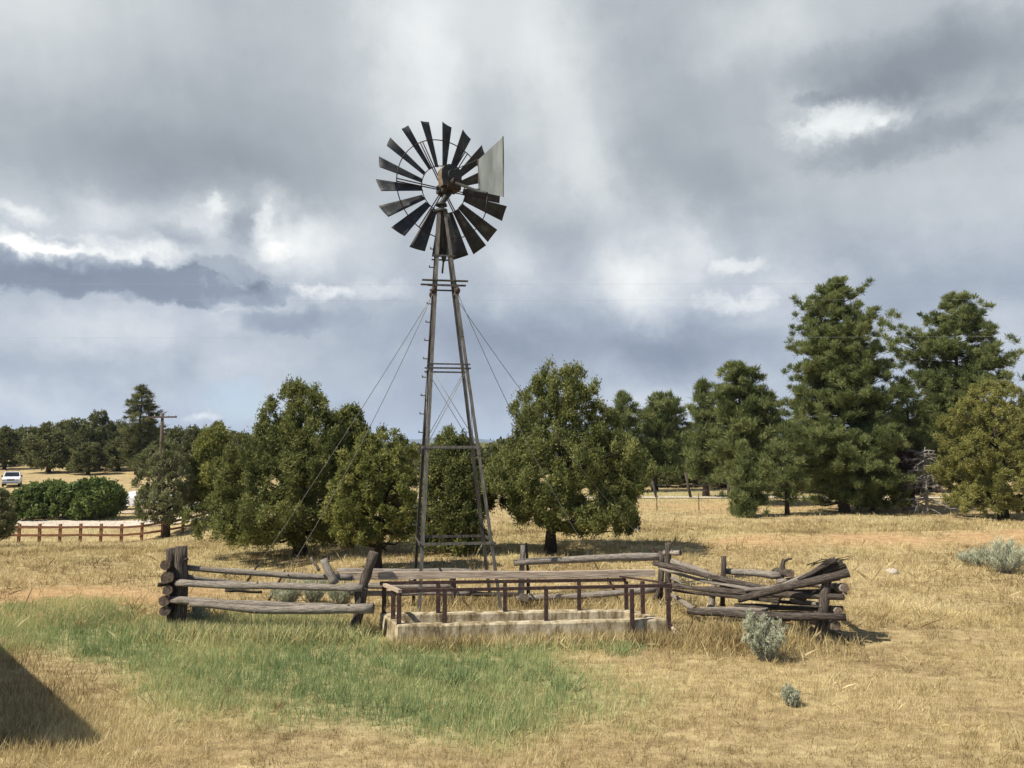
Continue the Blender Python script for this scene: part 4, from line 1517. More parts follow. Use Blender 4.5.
BG = []   # (px, distance, top row, width px, kind)
left_specs = [(4, 84, 426, 34), (26, 100, 424, 38), (48, 76, 421, 42), (75, 96, 417, 40), (98, 84, 409, 40), (64, 118, 420, 40), (118, 104, 419, 36), (150, 98, 426, 42),
              (176, 84, 425, 36), (192, 108, 424, 34), (216, 90, 421, 30), (240, 76, 430, 34), (118, 80, 436, 40), (14, 120, 428, 40), (158, 70, 440, 44), (262, 92, 436, 36),
              (-22, 90, 424, 44), (8, 140, 430, 44), (44, 136, 428, 44), (84, 140, 422, 46), (110, 132, 424, 44), (132, 126, 426, 42), (168, 124, 428, 42), (204, 132, 428, 40), (228, 122, 428, 40), (20, 108, 438, 40), (104, 108, 440, 40), (-50, 82, 424, 46), (-80, 96, 420, 46), (88, 72, 440, 36)]
for s in left_specs:
    BG.append((s[0], 100 + (s[1] - 72) * .8, s[2], s[3] * 1.05, 'j'))
BG += [(137, 100, 388, 46, 'p')]
right_specs = [(586, 88, 436, 40), (612, 96, 432, 40), (640, 84, 436, 40), (672, 92, 432, 42), (700, 84, 436, 44), (728, 92, 430, 40), (770, 80, 430, 44), (800, 72, 434, 46), (830, 66, 440, 46),
               (872, 58, 420, 44), (898, 62, 410, 40), (930, 60, 402, 46), (960, 66, 410, 50), (990, 62, 396, 46), (1030, 64, 392, 50), (1065, 60, 400, 50), (1100, 66, 396, 50), (690, 78, 452, 34), (728, 74, 455, 34), (660, 80, 458, 34)]
for s in right_specs:
    BG.append((*s, 'j'))
for s in ((600, 74, 418, 34), (642, 78, 412, 34), (676, 72, 404, 36), (690, 76, 424, 34), (724, 70, 398, 40), (774, 66, 396, 42), (806, 64, 404, 40), (880, 60, 398, 40), (938, 58, 372, 42), (900, 64, 420, 40), (1050, 60, 350, 50), (630, 72, 418, 38), (712, 74, 408, 38), (752, 68, 402, 42), (664, 76, 416, 38)):
    BG.append((*s, 'p'))
for s in ((586, 70, 452, 44), (612, 74, 455, 44), (636, 70, 456, 42), (668, 68, 457, 44), (697, 70, 455, 44), (724, 66, 452, 46), (764, 62, 450, 48), (796, 62, 452, 50), (812, 58, 455, 46)):
    BG.append((*s, 'j'))
mid_specs = [(330, 70, 446, 36), (366, 76, 448, 36), (400, 84, 449, 36), (428, 92, 450, 34), (458, 100, 450, 34), (486, 96, 451, 34), (510, 86, 448, 36), (540, 92, 442, 38), (566, 84, 438, 38), (290, 78, 440, 36)]
for s in mid_specs:
    BG.append((*s, 'j'))
ords = ['first', 'second', 'third', 'fourth', 'fifth', 'sixth', 'seventh', 'eighth', 'ninth', 'tenth', 'eleventh', 'twelfth', 'thirteenth', 'fourteenth', 'fifteenth', 'sixteenth', 'seventeenth', 'eighteenth', 'nineteenth', 'twentieth', 'twenty-first', 'twenty-second'] + [f'{n}th' for n in range(23, 60)]
rb = np.random.default_rng(99)
cnt = {'l': 0, 'm': 0, 'r': 0}
used = {}
for px, Y, top, wpx, kind in sorted(BG):
    b = gpos(px, Y)
    hgt = P(px, top, Y)[2] - b[2]
    wid = wpx * Y / F
    if kind == 'p':
        pool, h0, w0 = pprotos, 9.8, 3.3
    else:
        pool, h0, w0 = protos, 5.95, 4.5
    i = int(rb.integers(0, len(pool)))
    src = pool[i]
    if src.name in used:
        o = copy_tree(src)
    else:
        o = src
        used[src.name] = 1
    o.location = b
    o.rotation_euler = (0, 0, rb.uniform(0, 6.28))
    s = wid / w0
    o.scale = (s, s, hgt / h0)
    if kind == 'p':
        o['group'] = 'background trees'
        if px < 276:
            o['label'] = 'tall lone pine rising above the left tree line beside the utility pole'
        else:
            cnt['p'] = cnt.get('p', 0) + 1
            o['label'] = f'background ponderosa in the dense belt behind the right pines, {ords[cnt["p"] - 1]} from the left'
        continue
    if px < 276:
        cnt['l'] += 1
        o['label'] = f'background juniper on the left hillside behind the bushes, {ords[cnt["l"] - 1]} from its left end'
    elif px < 575:
        cnt['m'] += 1
        o['label'] = f'far juniper low behind the windmill tower, {ords[cnt["m"] - 1]} from the left of its row'
    else:
        cnt['r'] += 1
        o['label'] = f'background juniper behind the right pines, {ords[cnt["r"] - 1]} from the left of its row'
    o['group'] = 'background trees'
for p_ in protos + pprotos:
    if p_.name not in used:
        for ch in list(p_.children): bpy.data.objects.remove(ch)
        bpy.data.objects.remove(p_)

# far wood as one mass
r = np.random.default_rng(123)
n = 2600
u = r.uniform(-1.1, 1.1, n)
Y = r.uniform(150, 320, n)
x = u * Y
skip = (np.abs(x / Y * F + 512 - 440) < 60)
z0 = terrain(x, Y)
topz = CAM[2] + Y * (455 - np.where(skip, 447, 440 + 4 * WaveNoise(4, .3)(u, u * 0))) / F
h = np.maximum(topz - z0, 1.5)
cs, crr = [], []
for f in (.2, .45, .7, .92):
    cs.append(np.stack([x + r.normal(0, .8, n), Y + r.normal(0, .8, n), z0 + h * f], 1))
    crr.append(np.full(n, 2.6 * (1.15 - f * .75)))
q, tint = leaf_quads(np.concatenate(cs), np.concatenate(crr), 26, 1.2, .42, r, .8, .3)
tag(link('far_woods', poly_mesh('far_woods', q, 4, tint), None, ['far_leaf']), 'low dark wood along the far skyline', 'woods', kind='stuff')

# blue mesa on the horizon
mes_v, mes_f = [], []
wm = WaveNoise(8, 2600)
XX = np.linspace(-9000, 9000, 241)
tops = 175 + 26 * wm(XX, XX * 0) + 10 * WaveNoise(9, 500)(XX, XX * 0)
tops = tops - 40 * smooth(-400, 300, XX) + 30 * smooth(-1200, -500, XX)
prof_m = [(0, 0.0), (500, .30), (800, .42), (1000, .55), (1120, .93), (1300, 1.0), (2600, 1.04)]
for i, X in enumerate(XX):
    for (dy, f) in prof_m:
        mes_v.append((X, 6500 + dy + 160 * math.sin(X * .0017) + 70 * math.sin(X * .006 + dy), -5 + f * tops[i] + (6 * math.sin(X * .013 + dy) if 0 < f < 1 else 0)))
k = len(prof_m)
for i in range(len(XX) - 1):
    for j in range(k - 1):
        mes_f.append((i * k + j, (i + 1) * k + j, (i + 1) * k + j + 1, i * k + j + 1))
me = bpy.data.meshes.new('mesa')
me.from_pydata(mes_v, [], mes_f)
M['mesa'] = noise_mat('mesa', [(.35, (.035, .045, .03)), (.6, (.075, .08, .05)), (.8, (.17, .14, .10))], .004, 1, bump=0)
tag(link('mesa_hills', me, None, ['mesa']), kind='structure')

# ------------------------------------------------------------------ sagebrush
def sage(name, label, base, wid, hgt, seed, n=900, group='sagebrush clumps', leaf=.035):
    r_ = np.random.default_rng(seed)
    o = thing(name, label, 'shrub', base, group)
    mb = MB()
    cs = []
    for i in range(46):
        a = r_.uniform(0, 6.28)
        rad = wid / 2 * math.sqrt(r_.uniform(0, 1))
        hh = hgt * (1 - .45 * (rad / (wid / 2)) ** 2) * r_.uniform(.7, 1.1)
        e = np.array([math.cos(a) * rad, math.sin(a) * rad, hh])
        m1 = e * np.array([.55, .55, .45])
        mb.tube([(0, 0, -.03), m1, e], [.011, .007, .003], 4, .05, caps=False)
        for f in np.linspace(.25, 1, 9):
            cs.append(np.array([0, 0, 0]) * (1 - f) ** 2 + 2 * m1 * f * (1 - f) + e * f * f + r_.normal(0, .02, 3))
    mb.build('stems', o, ['deadwood'])
    cs = np.array(cs)
    q, t_ = leaf_quads(cs, np.full(len(cs), .045 * wid / .7), max(6, n // 60), leaf * 1.3, leaf * .13, r_, 1.4, 1.3, None, .35, .2)
    link('leaves', poly_mesh('leaves', q, 4, t_), o, ['sage'])


c = ground_at(765, 661)
s_ = c[1] / F
sage('sagebrush', 'big pale sagebrush clump before the right log fence', c, 42 * s_, 47 * s_, 1, 1800)
c = ground_at(791, 706)
s_ = c[1] / F
sage('sagebrush', 'small grey sagebrush sprig low in the dry grass below the big clump', c, 18 * s_, 18 * s_, 2, 600, leaf=.028)
c = ground_at(1006, 573)
s_ = c[1] / F
sage('sagebrush', 'wide sagebrush clump at the right edge below the olive juniper', c, 50 * s_, 30 * s_, 3, 1500, leaf=.05)
c = ground_at(975, 566)
s_ = c[1] / F
sage('sagebrush', 'low faint sagebrush just left of the wide right edge clump', c, 34 * s_, 14 * s_, 4, 700, leaf=.05)
for i, (px, py, w, h, lab) in enumerate(((287, 607, 36, 26, 'greyish sagebrush behind the left log rails, left one of three'), (313, 605, 34, 32, 'tallest sagebrush behind the left log rails, middle one of three'),
                                         (340, 607, 30, 24, 'greyish sagebrush behind the left log rails, nearest the crooked post'))):
    c = ground_at(px, py)
    s_ = c[1] / F
    sage('sagebrush', lab, c, w * s_, h * s_, 10 + i, 900)
c = ground_at(196, 626)
sage('weed_clump', 'dark weedy clump at the foot of the left corner post', c, .5, .42, 20, 700, 'sagebrush clumps')

# ------------------------------------------------------------------ brown rail fence by the road
fpts = []
for px in np.arange(-84, 262, 20.5):
    Yf = 43.5 + .012 * px
    fpts.append(gpos(px, Yf))
bf = thing('rail_fence', 'brown two rail wooden fence along the gravel road at left', 'fence', fpts[4])
for p in fpts:
    MB(fpts[4]).bar(p - [0, 0, .1], p + [0, 0, 1.08], .13, .13, up=(0, 1, 0)).build('post', bf, ['fence_brown'])
for a, c in zip(fpts[:-1], fpts[1:]):
    for z in (.42, .88):
        MB(fpts[4]).bar(a + [0, -.085, z], c + [0, -.085, z + random.uniform(-.02, .02)], .045, .13).build('rail', bf, ['fence_brown'])

# wire fence posts at the right, by the far track
wp = [gpos(px, Y) for px, Y in ((657, 52), (691, 52), (728, 52), (614, 52))]
wf = thing('wire_fence', 'thin wire fence with leaning dark posts by the far track', 'fence', wp[0])
hs = [1.3, 1.75, 1.2, 1.2]
for p, h, l in zip(wp, hs, (-.35, -.35, .1, .1)):
    MB(wp[0]).tube([p - [0, 0, .1], p + [l, 0, h]], [.10, .09], 7, .06).build('post', wf, ['post_dark'])
order = [3, 0, 1, 2]
for z in (.5, .9):
    for i in range(3):
        a, c = wp[order[i]] + [0, 0, z], wp[order[i + 1]] + [0, 0, z]
        MB(wp[0]).tube([a, c], .006, 4).build('wire', wf, ['cable'])
for px in (657, 699):
    p = gpos(px, 41)
    o = MB(p).tube([p - [0, 0, .1], p + [0, 0, .95]], .025, 6).build('metal_stake', None, ['post_dark'])
    o.location = p
    tag(o, 'thin metal stake in the field before the wire fence, ' + ('left one of two' if px < 670 else 'right one of two'), 'stake', 'metal stakes')

# pale marker by the pinyon shade and a white stone on the right
p = ground_at(636, 531)
mb = MB(p)
mb.box(p + [0, 0, .12], (.08, 0, 0), (0, .07, 0), (0, 0, .14))
mb.box(p + [0, 0, .275], (.09, 0, 0), (0, .08, 0), (0, 0, .015))
o = mb.build('marker_box', None, ['white_paint'])
o.location = p
tag(o, 'small pale marker box on the grass by the rounded pinyon', 'box')
p = ground_at(893, 574)
mb = MB(p)
rock(mb, p + [0, 0, .05], .13, np.random.default_rng(3))
rock(mb, p + [.14, .03, .02], .06, np.random.default_rng(4))
o = mb.build('white_stone', None, ['stone'])
o.location = p
tag(o, 'small white stone alone in the dry field at right', 'stone')

# ------------------------------------------------------------------ vehicles by the road
def vehicle(name, label, loc, rotz, kind, col, group='parked vehicles'):
    o = thing(name, label, 'truck' if kind == 'truck' else 'car', loc, group, rotz)
    L, W, H = (5.4, 1.9, 1.95) if kind == 'truck' else (4.5, 1.8, 1.5)
    hd = 1.05 if kind == 'truck' else .85
    # side outline, x along the vehicle (front at +x)
    if kind == 'truck':
        side = [(-L / 2, .55), (-L / 2, 1.2), (-.55, 1.22), (-.45, 1.88), (.75, 1.9), (1.35, 1.2), (L / 2 - .1, 1.12), (L / 2, .95), (L / 2, .45), (-L / 2, .45)]
    else:
        side = [(-L / 2, .5), (-L / 2 + .05, .95), (-1.5, 1.02), (-.9, 1.46), (.45, 1.5), (1.15, 1.0), (L / 2 - .15, .86), (L / 2, .68), (L / 2, .35), (-L / 2, .35)]
    mb = MB()
    n = len(side)

    def pt(i, s):
        x, z = side[i]
        w = W / 2 * (1 if z < 1.25 * hd else .84)
        return np.array([x, s * w, z])
    for s in (-1, 1):
        f = [pt(i, s) for i in range(n)]
        mb.face(f if s < 0 else f[::-1])
    for i in range(n):
        j = (i + 1) % n
        mb.face([pt(j, -1), pt(i, -1), pt(i, 1), pt(j, 1)])
    body = mb.build('body', o, [col])
    md = body.modifiers.new('edge', 'BEVEL')
    md.width, md.segments, md.limit_method = .05, 2, 'ANGLE'
    i0 = 4
    a, c = np.array(side[i0]), np.array(side[i0 + 1])
    mb = MB()
    nn = np.array([(c - a)[1] * -1, (c - a)[0]]); nn = -nn / np.linalg.norm(nn) if nn[0] * -1 > 0 else nn / np.linalg.norm(nn)
    e0, e1 = a * .9 + c * .1, a * .12 + c * .88
    nv_ = np.array([c[1] - a[1], -(c[0] - a[0])]); nv_ = -nv_ / np.linalg.norm(nv_)
    if nv_[0] < 0: nv_ = -nv_
    e0, e1 = e0 + nv_ * .012, e1 + nv_ * .012
    mb.face([(e0[0], -W * .38, e0[1]), (e0[0], W * .38, e0[1]), (e1[0], W * .44, e1[1]), (e1[0], -W * .44, e1[1])])
    mb.build('windscreen', o, ['glass'])
    for s in (-1, 1):
        mb = MB()
        zt, zb = side[i0][1] - .1, 1.25 * hd + .02
        mb.face([(side[3][0] + .12, s * (W * .42 + .015), zt), (side[4][0] - .1, s * (W * .42 + .015), zt), (side[5][0] - .25, s * (W * .465 + .015), zb - .02), (side[2][0] + .25, s * (W * .465 + .015), zb - .02)][::s])
        mb.build('side_window', o, ['glass'])
        mb = MB()
        mb.box((L / 2 - .02, s * W * .36, .82 * hd), (.05, 0, 0), (0, .16, 0), (0, 0, .08))
        mb.build('headlight', o, ['grey_paint'])
        mb = MB()
        mb.box((side[5][0] - .35, s * (W / 2 + .1), 1.28 * hd), (.05, 0, 0), (0, .1, 0), (0, 0, .09))
        mb.build('mirror', o, ['tyre'])
        for x in (-L * .31, L * .32):
            mb = MB()
            mb.tube([(x, s * (W / 2 - .2), .36), (x, s * (W / 2 + .02), .36)], [.37, .37], 18)
            wv = mb.build('wheel', o, ['tyre'])
            MB().tube([(x, s * (W / 2 + .015), .36), (x, s * (W / 2 + .035), .36)], [.2, .18], 14).build('rim', wv, ['grey_paint'])
    MB().box((L / 2 + .03, 0, .52), (.07, 0, 0), (0, W * .46, 0), (0, 0, .11)).build('bumper', o, ['grey_paint'])
    MB().box((L / 2 + .005, 0, .85 * hd), (.03, 0, 0), (0, W * .22, 0), (0, 0, .09)).build('grille', o, ['tyre'])
    if kind == 'truck':
        mb = MB()
        for x in (-.3, .55):
            mb.tube([(x, -.75, 1.98), (x, .75, 1.98)], .03, 6)
        for y in (-.7, .7):
            mb.tube([(-.5, y, 2.02), (.75, y, 2.02)], .03, 6)
        mb.build('roof_rack', o, ['tyre'])
    return o


vehicle('pickup_truck', 'white pickup truck facing the camera behind the leafy bushes', gpos(12, 83), R(-60), 'truck', 'white_paint').scale = (.85, .85, .85)
vehicle('parked_car', 'white car on the dirt pad between the bushes and the grey green juniper', gpos(138, 62), R(185), 'car', 'white_paint')
vehicle('parked_car', 'white car half hidden behind the grey green juniper', gpos(182, 58), R(8), 'car', 'white_paint')

# ------------------------------------------------------------------ utility pole and overhead lines
p = gpos(158.5, 66)
topz = P(158.5, 413.5, 66)[2]
up_ = thing('utility_pole', 'wooden utility pole with one crossarm above the left tree line', 'pole', p)
MB(p).tube([p - [0, 0, .3], [p[0], p[1], topz]], [.17, .12], 10, .03).build('mast', up_, ['pole_wood'])
za = P(158.5, 417.5, 66)[2]
MB(p).bar(np.array([p[0] - 1.35, p[1] - .17, za]), np.array([p[0] + 1.35, p[1] - .17, za + .04]), .12, .14).build('crossarm', up_, ['pole_wood'])
for dx in (-1.25, -.6, .6, 1.25):
    MB(p).tube([(p[0] + dx, p[1] - .17, za + .07), (p[0] + dx, p[1] - .17, za + .15), (p[0] + dx, p[1] - .17, za + .24)], [.03, .06, .03], 8).build('insulator', up_, ['grey_paint'])
for i, (y0, y1, lab) in enumerate(((286, 282, 'thin overhead line crossing the whole sky, topmost of the three'), (301, 299, 'thin overhead line crossing the whole sky, middle of the three'),
                                   (339, 336, 'thin overhead line passing before the pines, lowest of the three'))):
    a, c = P(-900, y0 - 6, 34), P(1900, y1 - 6, 34)
    o = cable('power_line', a, c, .3, .0032, None, (a + c) / 2, 40, 'line')
    o.location = (a + c) / 2
    tag(o, lab, 'power line', 'overhead power lines')

# ------------------------------------------------------------------ house beside the viewpoint (throws the corner shadow)
SUN_EL = R(51)
SUN_AZ = R(-118)     # azimuth of the sun measured from +Y towards +X
Hh = 4.2
tanE = math.tan(SUN_EL)
q1, q2 = ground_at(112, 746), ground_at(0, 645)
C = q1[:2] + np.array([math.sin(SUN_AZ), math.cos(SUN_AZ)]) * Hh / tanE
dirE = (q2[:2] - q1[:2]); dirE /= np.linalg.norm(dirE)
C2 = C + np.array([-.35, .0]); C1 = C + dirE * .35
foot = [C2, C * .86 + (C1 + C2) * .07, C1, C + dirE * 9.5, C + dirE * 9.5 + np.array([-7, 0]), C + np.array([-13, 0])]
hs_ = thing('stucco_house', 'tan stucco house with dark roof edge left of the viewpoint', 'house', (C[0] - 5, C[1] + 4, float(terrain(C[0] - 5, C[1] + 4))))
Oh = np.array(hs_.location)


def prism(poly, z0, z1):
    mb = MB(Oh)
    n = len(poly)
    mb.face([(x, y, z1) for x, y in poly]); mb.face([(x, y, z0) for x, y in poly][::-1])
    for i in range(n):
        a, c = poly[i], poly[(i + 1) % n]
        mb.face([(*a, z0), (*c, z0), (*c, z1), (*a, z1)])
    return mb


ins = [p * .93 + np.mean(foot, 0) * .07 for p in foot]
prism(ins, -1.5, Hh - .26).build('wall', hs_, ['stucco'])
prism(foot, Hh - .25, Hh).build('roof', hs_, ['roofing'])
w0, w1 = ins[2] + (ins[3] - ins[2]) * .3, ins[2] + (ins[3] - ins[2]) * .45
nn = np.array([(w1 - w0)[1], -(w1 - w0)[0]]); nn /= np.linalg.norm(nn)
if np.dot(nn, ins[0] - np.mean(ins, 0)) < 0: nn = -nn
for f0 in (.25, .6):
    w0, w1 = ins[2] + (ins[3] - ins[2]) * f0, ins[2] + (ins[3] - ins[2]) * (f0 + .16)
    c = (w0 + w1) / 2
    e = (w1 - w0) / 2
    mb = MB(Oh)
    mb.box((*(c + nn * .02), 1.9), (*e, 0), (*(nn * .04), 0), (0, 0, .65))
    fw = mb.build('window', hs_, ['white_paint'])
    MB(Oh).box((*(c + nn * .062), 1.9), (*(e * .9), 0), (*(nn * .004), 0), (0, 0, .57)).build('pane', fw, ['glass'])

# ------------------------------------------------------------------ sky and light
world = bpy.data.worlds.new('World')
sc.world = world
world.use_nodes = True
nt = world.node_tree
nt.nodes.clear()
wo = nt.nodes.new('ShaderNodeOutputWorld')
sky = nt.nodes.new('ShaderNodeTexSky')
sky.sky_type = 'NISHITA'
sky.sun_disc = False
sky.sun_elevation = SUN_EL
sky.sun_rotation = SUN_AZ
sky.altitude = 2000
bg_sky = nt.nodes.new('ShaderNodeBackground')
bg_sky.inputs[1].default_value = .10
nt.links.new(sky.outputs[0], bg_sky.inputs[0])

tc = nt.nodes.new('ShaderNodeTexCoord')
sep = nt.nodes.new('ShaderNodeSeparateXYZ')
nt.links.new(tc.outputs['Generated'], sep.inputs[0])
az = N(nt, 'ShaderNodeMath', operation='ARCTAN2')
nt.links.new(sep.outputs[0], az.inputs[0]); nt.links.new(sep.outputs[1], az.inputs[1])
el = N(nt, 'ShaderNodeMath', operation='ARCSINE')
nt.links.new(sep.outputs[2], el.inputs[0])
vec = nt.nodes.new('ShaderNodeCombineXYZ')
nt.links.new(az.outputs[0], vec.inputs[0]); nt.links.new(el.outputs[0], vec.inputs[1])


def fbm(vec_out, scale, detail=8, rough=.6, stretch=(1, 1, 1), loc=(0, 0, 0)):
    mp = nt.nodes.new('ShaderNodeMapping')
    mp.inputs['Scale'].default_value = stretch
    mp.inputs['Location'].default_value = loc
    nt.links.new(vec_out, mp.inputs[0])
    n = N(nt, 'ShaderNodeTexNoise', i_Scale=scale, i_Detail=detail, i_Roughness=rough)
    nt.links.new(mp.outputs[0], n.inputs['Vector'])
    return n


# billow-warped sky coordinates
w1 = fbm(vec.outputs[0], 9, 7, .62)
sub = N(nt, 'ShaderNodeVectorMath', operation='SUBTRACT')
nt.links.new(w1.outputs['Color'], sub.inputs[0])
sub.inputs[1].default_value = (.5, .5, .5)
scl = N(nt, 'ShaderNodeVectorMath', operation='SCALE')
scl.inputs['Scale'].default_value = .12
nt.links.new(sub.outputs[0], scl.inputs[0])
wv = N(nt, 'ShaderNodeVectorMath', operation='ADD')
nt.links.new(vec.outputs[0], wv.inputs[0]); nt.links.new(scl.outputs[0], wv.inputs[1])
# a finer warp for the crisp cumulus edges
w2 = fbm(vec.outputs[0], 26, 6, .6)
sub2 = N(nt, 'ShaderNodeVectorMath', operation='SUBTRACT')
nt.links.new(w2.outputs['Color'], sub2.inputs[0])
sub2.inputs[1].default_value = (.5, .5, .5)
scl2 = N(nt, 'ShaderNodeVectorMath', operation='SCALE')
scl2.inputs['Scale'].default_value = .055
nt.links.new(sub2.outputs[0], scl2.inputs[0])
wv2 = N(nt, 'ShaderNodeVectorMath', operation='ADD')
nt.links.new(vec.outputs[0], wv2.inputs[0]); nt.links.new(scl2.outputs[0], wv2.inputs[1])


def azel(px, py):
    d = ray(px, py)
    d = d / np.linalg.norm(d)
    return math.atan2(d[0], d[1]), math.asin(d[2])


def blob(px, py, rx, ry, rot=0, sharp=False, inner=0.0):
    a, e = azel(px, py)
    mp = nt.nodes.new('ShaderNodeMapping')
    mp.vector_type = 'TEXTURE'
    mp.inputs['Location'].default_value = (a, e, 0)
    mp.inputs['Rotation'].default_value = (0, 0, R(rot))
    mp.inputs['Scale'].default_value = (rx / F, ry / F, 1)
    nt.links.new((wv2 if sharp else wv).outputs[0], mp.inputs[0])
    ln = N(nt, 'ShaderNodeVectorMath', operation='LENGTH')
    nt.links.new(mp.outputs[0], ln.inputs[0])
    mr = nt.nodes.new('ShaderNodeMapRange')
    mr.interpolation_type = 'SMOOTHSTEP'
    v = ln.outputs['Value']
    if sharp:
        ad = N(nt, 'ShaderNodeMath', operation='MULTIPLY_ADD', i_1=1.15)
        nt.links.new(n3.outputs[0], ad.inputs[0]); nt.links.new(v, ad.inputs[2])
        v = ad.outputs[0]
        mr.inputs['From Min'].default_value = .98 if sharp == 2 else .72
        mr.inputs['From Max'].default_value = 1.34 if sharp == 2 else 1.5
    else:
        mr.inputs['From Min'].default_value = inner
        mr.inputs['From Max'].default_value = 1
    mr.inputs['To Min'].default_value = 1
    mr.inputs['To Max'].default_value = 0
    nt.links.new(v, mr.inputs['Value'])
    return mr.outputs[0]


n3 = fbm(wv2.outputs[0], 16, 9, .62, (1, 1.6, 1), (5, 2, 0))
BASE = .52
CLOUDS = [
    # px, py, rx, ry, rot, amp, soft 0 / billowy 1 / crisp 2, inner
    (10, 10, 200, 120, 0, .14, 0, 0), (170, 130, 340, 90, 0, -.13, 0, 0), (230, 175, 300, 60, -4, -.12, 0, 0), (250, 60, 160, 70, 0, -.06, 0, 0),
    (425, 60, 100, 190, 14, .18, 0, 0), (550, 70, 90, 200, 18, .19, 0, 0), (480, 20, 160, 80, 0, .10, 0, 0), (490, 150, 40, 130, 20, -.08, 0, 0),
    (690, 110, 150, 130, 0, -.10, 0, 0), (770, 20, 120, 50, 0, .16, 0, 0), 
    (930, 68, 150, 50, -4, -.26, 0, .1), (880, 90, 90, 22, -14, -.10, 1, 0), (815, 98, 36, 9, -4, -.14, 1, 0),
    (845, 118, 95, 22, 2, .32, 1, 0), (800, 108, 50, 30, -20, .10, 0, 0), (895, 112, 50, 9, 10, .12, 1, 0), (925, 138, 150, 22, 4, -.20, 1, 0),
    (970, 200, 130, 60, 0, .12, 0, 0), (700, 180, 150, 50, -25, -.12, 0, 0), (550, 225, 140, 50, 0, -.10, 0, 0), (590, 175, 90, 60, 0, .10, 0, 0),
    (630, 270, 60, 100, 10, .16, 0, 0), (650, 280, 100, 75, 0, .18, 0, 0), (690, 250, 26, 80, 16, .08, 0, 0), (740, 268, 38, 13, 10, .20, 1, 0), (735, 300, 60, 14, 0, .22, 1, 0), (800, 292, 80, 36, 0, .10, 0, 0),
    (510, 260, 40, 90, 8, .14, 0, 0), (700, 352, 120, 40, 0, -.20, 0, 0), (590, 345, 170, 60, 0, -.16, 0, 0), (500, 345, 120, 80, 0, -.14, 0, 0), (420, 335, 130, 50, 0, -.10, 0, 0), (640, 340, 50, 60, 10, -.08, 0, 0),
    (860, 235, 160, 60, -8, -.08, 0, 0), (930, 290, 140, 50, 0, -.10, 0, 0), (1010, 350, 140, 70, 0, .06, 0, 0), 
    (700, 408, 170, 36, 0, .18, 0, 0), (470, 395, 110, 40, 0, -.08, 0, 0),
    # left cumulus bank: lit tops over a flat dark base
    (60, 215, 120, 46, 0, .10, 0, 0), (230, 210, 90, 46, 0, .08, 0, 0),
    (15, 243, 75, 15, -8, .26, 1, 0), (75, 255, 100, 20, 4, .30, 1, 0), (155, 250, 50, 18, 0, .24, 1, 0), (70, 247, 34, 8, 0, -.22, 1, 0), (18, 212, 34, 15, 0, .20, 1, 0), (110, 212, 50, 20, 10, .10, 1, 0),
    (180, 232, 34, 16, 0, -.16, 1, 0), (205, 214, 60, 30, 20, .12, 1, 0), (243, 228, 22, 34, -10, -.20, 1, 0), (215, 205, 20, 12, 0, .16, 1, 0),
    (120, 281, 250, 27, 1, -.36, 2, 0), (235, 272, 80, 15, -6, -.14, 2, 0), (60, 268, 60, 12, 0, -.10, 1, 0),
    (295, 235, 60, 52, 0, .26, 0, 0), (264, 222, 16, 32, -6, .20, 1, 0), (276, 250, 24, 14, 0, .18, 1, 0), (350, 225, 90, 70, 0, .14, 0, 0),
    (318, 293, 60, 12, 0, .28, 1, 0), (250, 300, 50, 12, 0, .14, 1, 0), (285, 321, 95, 18, 2, -.20, 1, 0), (225, 318, 30, 20, 0, .14, 1, 0), (380, 290, 60, 14, 0, .14, 1, 0),
    (80, 330, 170, 40, 0, .16, 0, 0), (20, 400, 150, 40, 0, .16, 0, 0), (80, 370, 130, 36, 0, -.08, 0, 0), (190, 345, 34, 60, 0, -.10, 0, 0), (250, 370, 60, 46, 0, .10, 0, 0),
    (203, 414, 27, 12, 0, .30, 1, 0), 
]
n1 = fbm(vec.outputs[0], 3.0, 5, .5, (1, 1.6, 1), (2, 1, 0))
n2 = fbm(wv2.outputs[0], 11, 8, .6, (1, 1.7, 1))
# elevation weight: smooth veil high up, broken cumulus low down
lowm = nt.nodes.new('ShaderNodeMapRange')
lowm.interpolation_type = 'SMOOTHSTEP'
lowm.inputs['From Min'].default_value = R(21)
lowm.inputs['From Max'].default_value = R(10)
nt.links.new(el.outputs[0], lowm.inputs['Value'])


def centred(noise, amp):
    s = N(nt, 'ShaderNodeMath', operation='MULTIPLY_ADD', i_1=amp, i_2=-amp * .5)
    nt.links.new(noise.outputs[0], s.inputs[0])
    return s.outputs[0]


def plus(a_, b_):
    s = N(nt, 'ShaderNodeMath', operation='ADD')
    nt.links.new(a_, s.inputs[0]); nt.links.new(b_, s.inputs[1])
    return s.outputs[0]


# (nodes are made in the order they feed each other, which keeps the shader's stack small)
c1 = centred(n1, .30)
base = N(nt, 'ShaderNodeMath', operation='ADD', i_1=BASE)
nt.links.new(c1, base.inputs[0])
lw_ = N(nt, 'ShaderNodeMath', operation='MULTIPLY_ADD', i_1=.75, i_2=.25)
nt.links.new(lowm.outputs[0], lw_.inputs[0])
c2 = centred(n2, .30)
d2 = N(nt, 'ShaderNodeMath', operation='MULTIPLY')
nt.links.new(c2, d2.inputs[0]); nt.links.new(lw_.outputs[0], d2.inputs[1])
